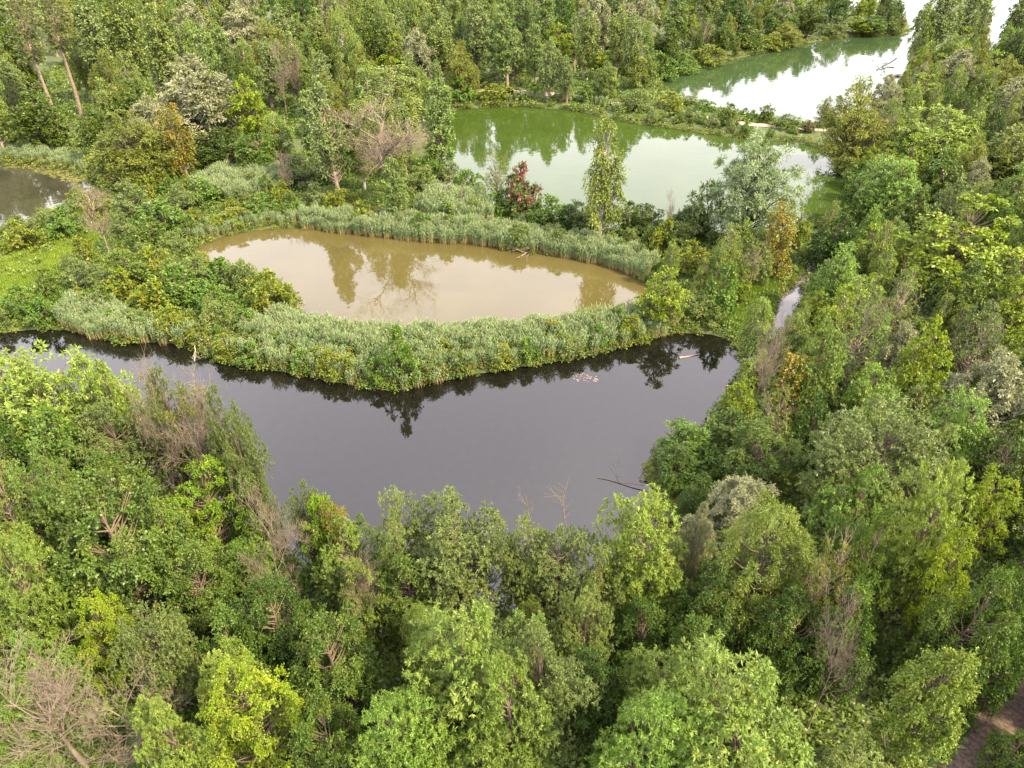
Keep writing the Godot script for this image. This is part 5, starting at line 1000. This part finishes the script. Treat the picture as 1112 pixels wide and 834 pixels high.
func build_undergrowth() -> void:
	var herb := herb_mesh(5, 0.7, 70, 0.26, 0.13, 0.4)
	var blades := herb_mesh(6, 0.25, 60, 0.4, 0.045, 1.6)
	rng.seed = 99
	var green := [Color(0.06, 0.11, 0.016), Color(0.13, 0.18, 0.03)]
	var clearing := PackedVector2Array([Vector2(-90, -90), Vector2(-70, -88), Vector2(-63, -91.5), Vector2(-60, -98.7), Vector2(-57, -95), Vector2(-54, -85), Vector2(-55, -78), Vector2(-55, -72), Vector2(-60, -69), Vector2(-80, -69), Vector2(-95, -74)])
	scatter("undergrowth", herb, spots_in([[-110, -66], [-75, -64], [-46, -62], [-31, -60], [-24, -58.5], [-16, -56.2], [-10, -55], [-2, -58], [8, -61.5], [17, -65.5], [22, -66], [25, -62.5], [26, -60], [45, -60], [45, -125], [10, -125], [-60, -130], [-110, -130]], 0.85, 0.05).filter(func(p): return lumps.get_noise_2d(p.x * 1.5, p.z * 1.5) > 0.12 or not Geometry2D.is_point_in_polygon(Vector2(p.x, p.z), clearing)), Vector2(0.7, 1.3), green, "knee high green herbs and nettles covering the banks round the brown pond")
	scatter(numbered("undergrowth_mass"), herb, spots_in([[-60, -24], [-60, -52], [-40, -46], [-20, -36], [0, -33], [14, -36], [14, -50], [24, -58], [60, -60], [60, -14], [0, -12]], 1.0, 0.05), Vector2(0.8, 1.6), green, "low leafy undergrowth beneath the trees of the dark pond bank")
	scatter(numbered("undergrowth_mass"), herb, spots_in([[-120, -125], [60, -150], [60, -160], [40, -175], [60, -230], [-120, -230]], 2.4, 0.05), Vector2(1.6, 2.6), green, "low leafy undergrowth in the wood behind the green and brown ponds")
	scatter(numbered("undergrowth_mass"), herb, spots_in([[45, -58], [75, -58], [120, -120], [190, -240], [140, -240], [100, -190], [60, -130], [45, -110]], 1.8, 0.05), Vector2(1.4, 2.2), green, "low leafy undergrowth in the wood beside the green pond")
	scatter("grass", blades, spots_in([[-90, -90], [-70, -88], [-63, -91.5], [-60, -98.7], [-57, -95], [-54, -85], [-55, -78], [-55, -72], [-60, -69], [-80, -69], [-95, -74]], 0.42, 0.05), Vector2(0.7, 1.2), [Color(0.12, 0.2, 0.02), Color(0.2, 0.26, 0.03)], "bright green grass clearing in the scrub by the duckweed pond")
	scatter(numbered("grass_glade"), blades, spots_in([[22.9, -70.2], [27.5, -78.2], [34, -80.7], [28.8, -69.2], [24.4, -66.2]], 0.4, 0.05), Vector2(0.8, 1.5), [Color(0.1, 0.18, 0.02), Color(0.17, 0.24, 0.03)], "lush green grass glade beside the narrow channel")
	var strip := spots_in([[-31.8, -62], [-24, -59.6], [-16, -57], [-10.4, -56], [-2.4, -59], [8.1, -62.1], [16.4, -65.8], [19, -69.2], [16, -71.6], [8.5, -68.2], [0.4, -66.4], [-7.5, -65.6], [-15.3, -65.6], [-21.6, -66.8], [-25.1, -68.8], [-28.8, -66.8], [-32.8, -65.2]], 0.6, 0.0).filter(func(p): return lumps.get_noise_2d(p.x * 1.1 + 9.0, p.z * 1.1) > -0.22)
	scatter("tall_herbs", herb_mesh(9, 1.3, 120, 0.24, 0.09, 0.9), strip, Vector2(0.8, 1.25), [Color(0.09, 0.14, 0.028), Color(0.2, 0.21, 0.08)], "tall flowering herbs mixed into the reed strip between brown and dark ponds")
	# herbs along every water edge
	rng.seed = 123
	for k in ["dark", "brown", "green", "weed", "far", "channel"]:
		var spots := []
		var poly: PackedVector2Array = shore_polys[k]
		for i in poly.size():
			var a := poly[i]
			var b := poly[(i + 1) % poly.size()]
			if a.y < -260.0 or a.x < -110.0:
				continue
			var step := 0.4 if k in ["dark", "brown"] else 0.8
			for j in int(a.distance_to(b) / step) + 1:
				var p := a.lerp(b, rng.randf())
				var nrm := (b - a).orthogonal().normalized()
				for s in [-1.0, 1.0]:
					var q: Vector2 = p + nrm * s * rng.randf_range(0.1, 1.2)
					var y := land_height(q.x, q.y)
					if y > -0.12 and y < 0.5:
						spots.append(Vector3(q.x, maxf(y, -0.05), q.y))
		var big := Vector2(0.45, 0.95) if k in ["dark", "brown"] else Vector2(0.8, 1.4)
		scatter(numbered("shore_plants"), herb, spots, big, [Color(0.07, 0.11, 0.016), Color(0.17, 0.19, 0.03)], "fringe of low green plants along the shore of the %s" % {"dark": "dark pond", "brown": "brown pond", "green": "green pond", "weed": "duckweed pond", "far": "peninsula pond", "channel": "narrow channel"}[k])
	scatter(numbered("undergrowth_mass"), herb, spots_in([[14, -170], [25, -163], [37, -156.5], [44, -151], [56, -146], [62, -144], [70, -128], [60, -105], [56, -92], [62, -90], [76, -120], [84, -150], [64, -152], [46, -156], [30, -168], [14, -176]], 1.2, 0.05), Vector2(1.0, 1.7), green, "low green plants along the path and causeway of the green pond")
	# duckweed
	rng.seed = 8
	fresh()
	for k in 14:
		var a := rng.randf() * TAU
		var p := Vector3(cos(a), 0, sin(a)) * rng.randf() * 0.5 + Vector3(0, 0.004 * (1 + k % 4), 0)
		leaf(p, Vector3(cos(a * 5.0), 0, sin(a * 5.0)), Vector3.UP, 0.3, 0.26, Color(1, 1, 1) * rng.randf_range(0.8, 1.2))
	scatter("duckweed", to_mesh(leaf_material), spots_in([[-90, -126], [-82.9, -124], [-75.6, -120.8], [-69.6, -116.7], [-66, -112.2], [-66, -108.0], [-69.5, -110.3], [-72, -114], [-76.9, -117.7], [-83.4, -121.6], [-90, -123]], 0.85, -9.0).map(func(p): return Vector3(p.x, 0.004, p.z)), Vector2(0.7, 1.3), [Color(0.12, 0.14, 0.025), Color(0.22, 0.21, 0.04)], "yellow green duckweed floating along the edge of the small dark pond")


func fallen(called: String, category: String, a: Vector3, b: Vector3, r: float, twigs: int, label: String, bark := 4) -> void:
	var o := Node3D.new()
	o.name = numbered(called)
	add_child(o)
	o.position = a
	fresh()
	var e := b - a
	var pts := []
	var rad := []
	for i in 5:
		pts.append(e * (i / 4.0) + rand_dir() * (0.05 * e.length() * 0.4 if i > 0 and i < 4 else 0.0))
		rad.append(lerpf(r, r * 0.45, i / 4.0))
	tube(pts, rad, 6)
	commit("stem", bark_materials[bark], o)
	for k in twigs:
		fresh()
		var s := rng.randf_range(0.35, 1.0)
		twiggy(e * s, (e.normalized() + rand_dir() * 0.8 + Vector3(0, 0.3, 0)).normalized(), e.length() * rng.randf_range(0.25, 0.45), r * 0.45, 1)
		commit("twig", bark_materials[bark], o)
	tag(o, label, category)


func build_small_things() -> void:
	rng.seed = 21
	fallen("fallen_branch", "branch", Vector3(4.9, 0.35, -90.2), Vector3(0.6, -0.05, -86.0), 0.11, 5, "bare fallen branch reaching from the reeds into the brown pond", 2)
	fallen("floating_log", "log", Vector3(17.3, 0.03, -61.8), Vector3(19.6, 0.06, -62.5), 0.13, 0, "pale log floating in the dark corner of the dark pond", 2)
	fallen("fallen_branch", "branch", Vector3(11, 0.3, -42.3), Vector3(7, 0.02, -43.6), 0.05, 1, "thin dark branch lying on the dark pond beside the promontory", 1)
	fallen("dead_snag", "snag", Vector3(1.4, -0.3, -37.6), Vector3(1.0, 3.6, -37.8), 0.04, 4, "thin bare snag with a bent top at the dark pond bank")
	fallen("dead_snag", "snag", Vector3(4.2, -0.3, -37.2), Vector3(3.6, 4.2, -37.4), 0.045, 6, "upright twiggy snag beside another thin snag at the dark pond bank")
	fallen("fallen_branch", "branch", Vector3(-33.6, 0.6, -64.4), Vector3(-32.6, -0.05, -61.0), 0.06, 5, "pale forked dead branch dipping into the end of the dark pond", 3)
	fallen("floating_log", "log", Vector3(97.5, 0.05, -195.0), Vector3(102.5, 0.5, -196.6), 0.45, 0, "pale log at the shore of the peninsula pond", 3)
	fallen("fallen_branch", "branch", Vector3(106, 1.2, -212), Vector3(97, 0.05, -203), 0.2, 7, "dark dead tree fallen into the peninsula pond", 1)
	fallen("fallen_branch", "branch", Vector3(-13.0, 0.6, -102), Vector3(-9.0, 4.2, -103), 0.09, 6, "pale leaning dead branch in the reeds beside the bare dead tree", 3)
	fallen("dead_snag", "snag", Vector3(-7.6, 0.3, -99.5), Vector3(-7.4, 4.2, -99.7), 0.3, 0, "brown broken stump standing in the reeds behind the brown pond", 0)
	fresh()
	for k in 40:
		var a := rng.randf() * TAU
		var f := sqrt(rng.randf())
		leaf(Vector3(cos(a) * f * 1.5, 0.004 + 0.002 * (k % 5), sin(a) * f * 0.8), Vector3(cos(a * 7.0), 0, sin(a * 7.0)), Vector3.UP, 0.22, 0.16, Color(0.3, 0.2, 0.17) * rng.randf_range(0.7, 1.2))
	var o := commit("floating_leaves", leaf_material, self)
	o.position = Vector3(7.5, 0, -58.2)
	tag(o, "patch of pinkish floating leaves on the dark pond near the reed strip", "", "", "stuff")
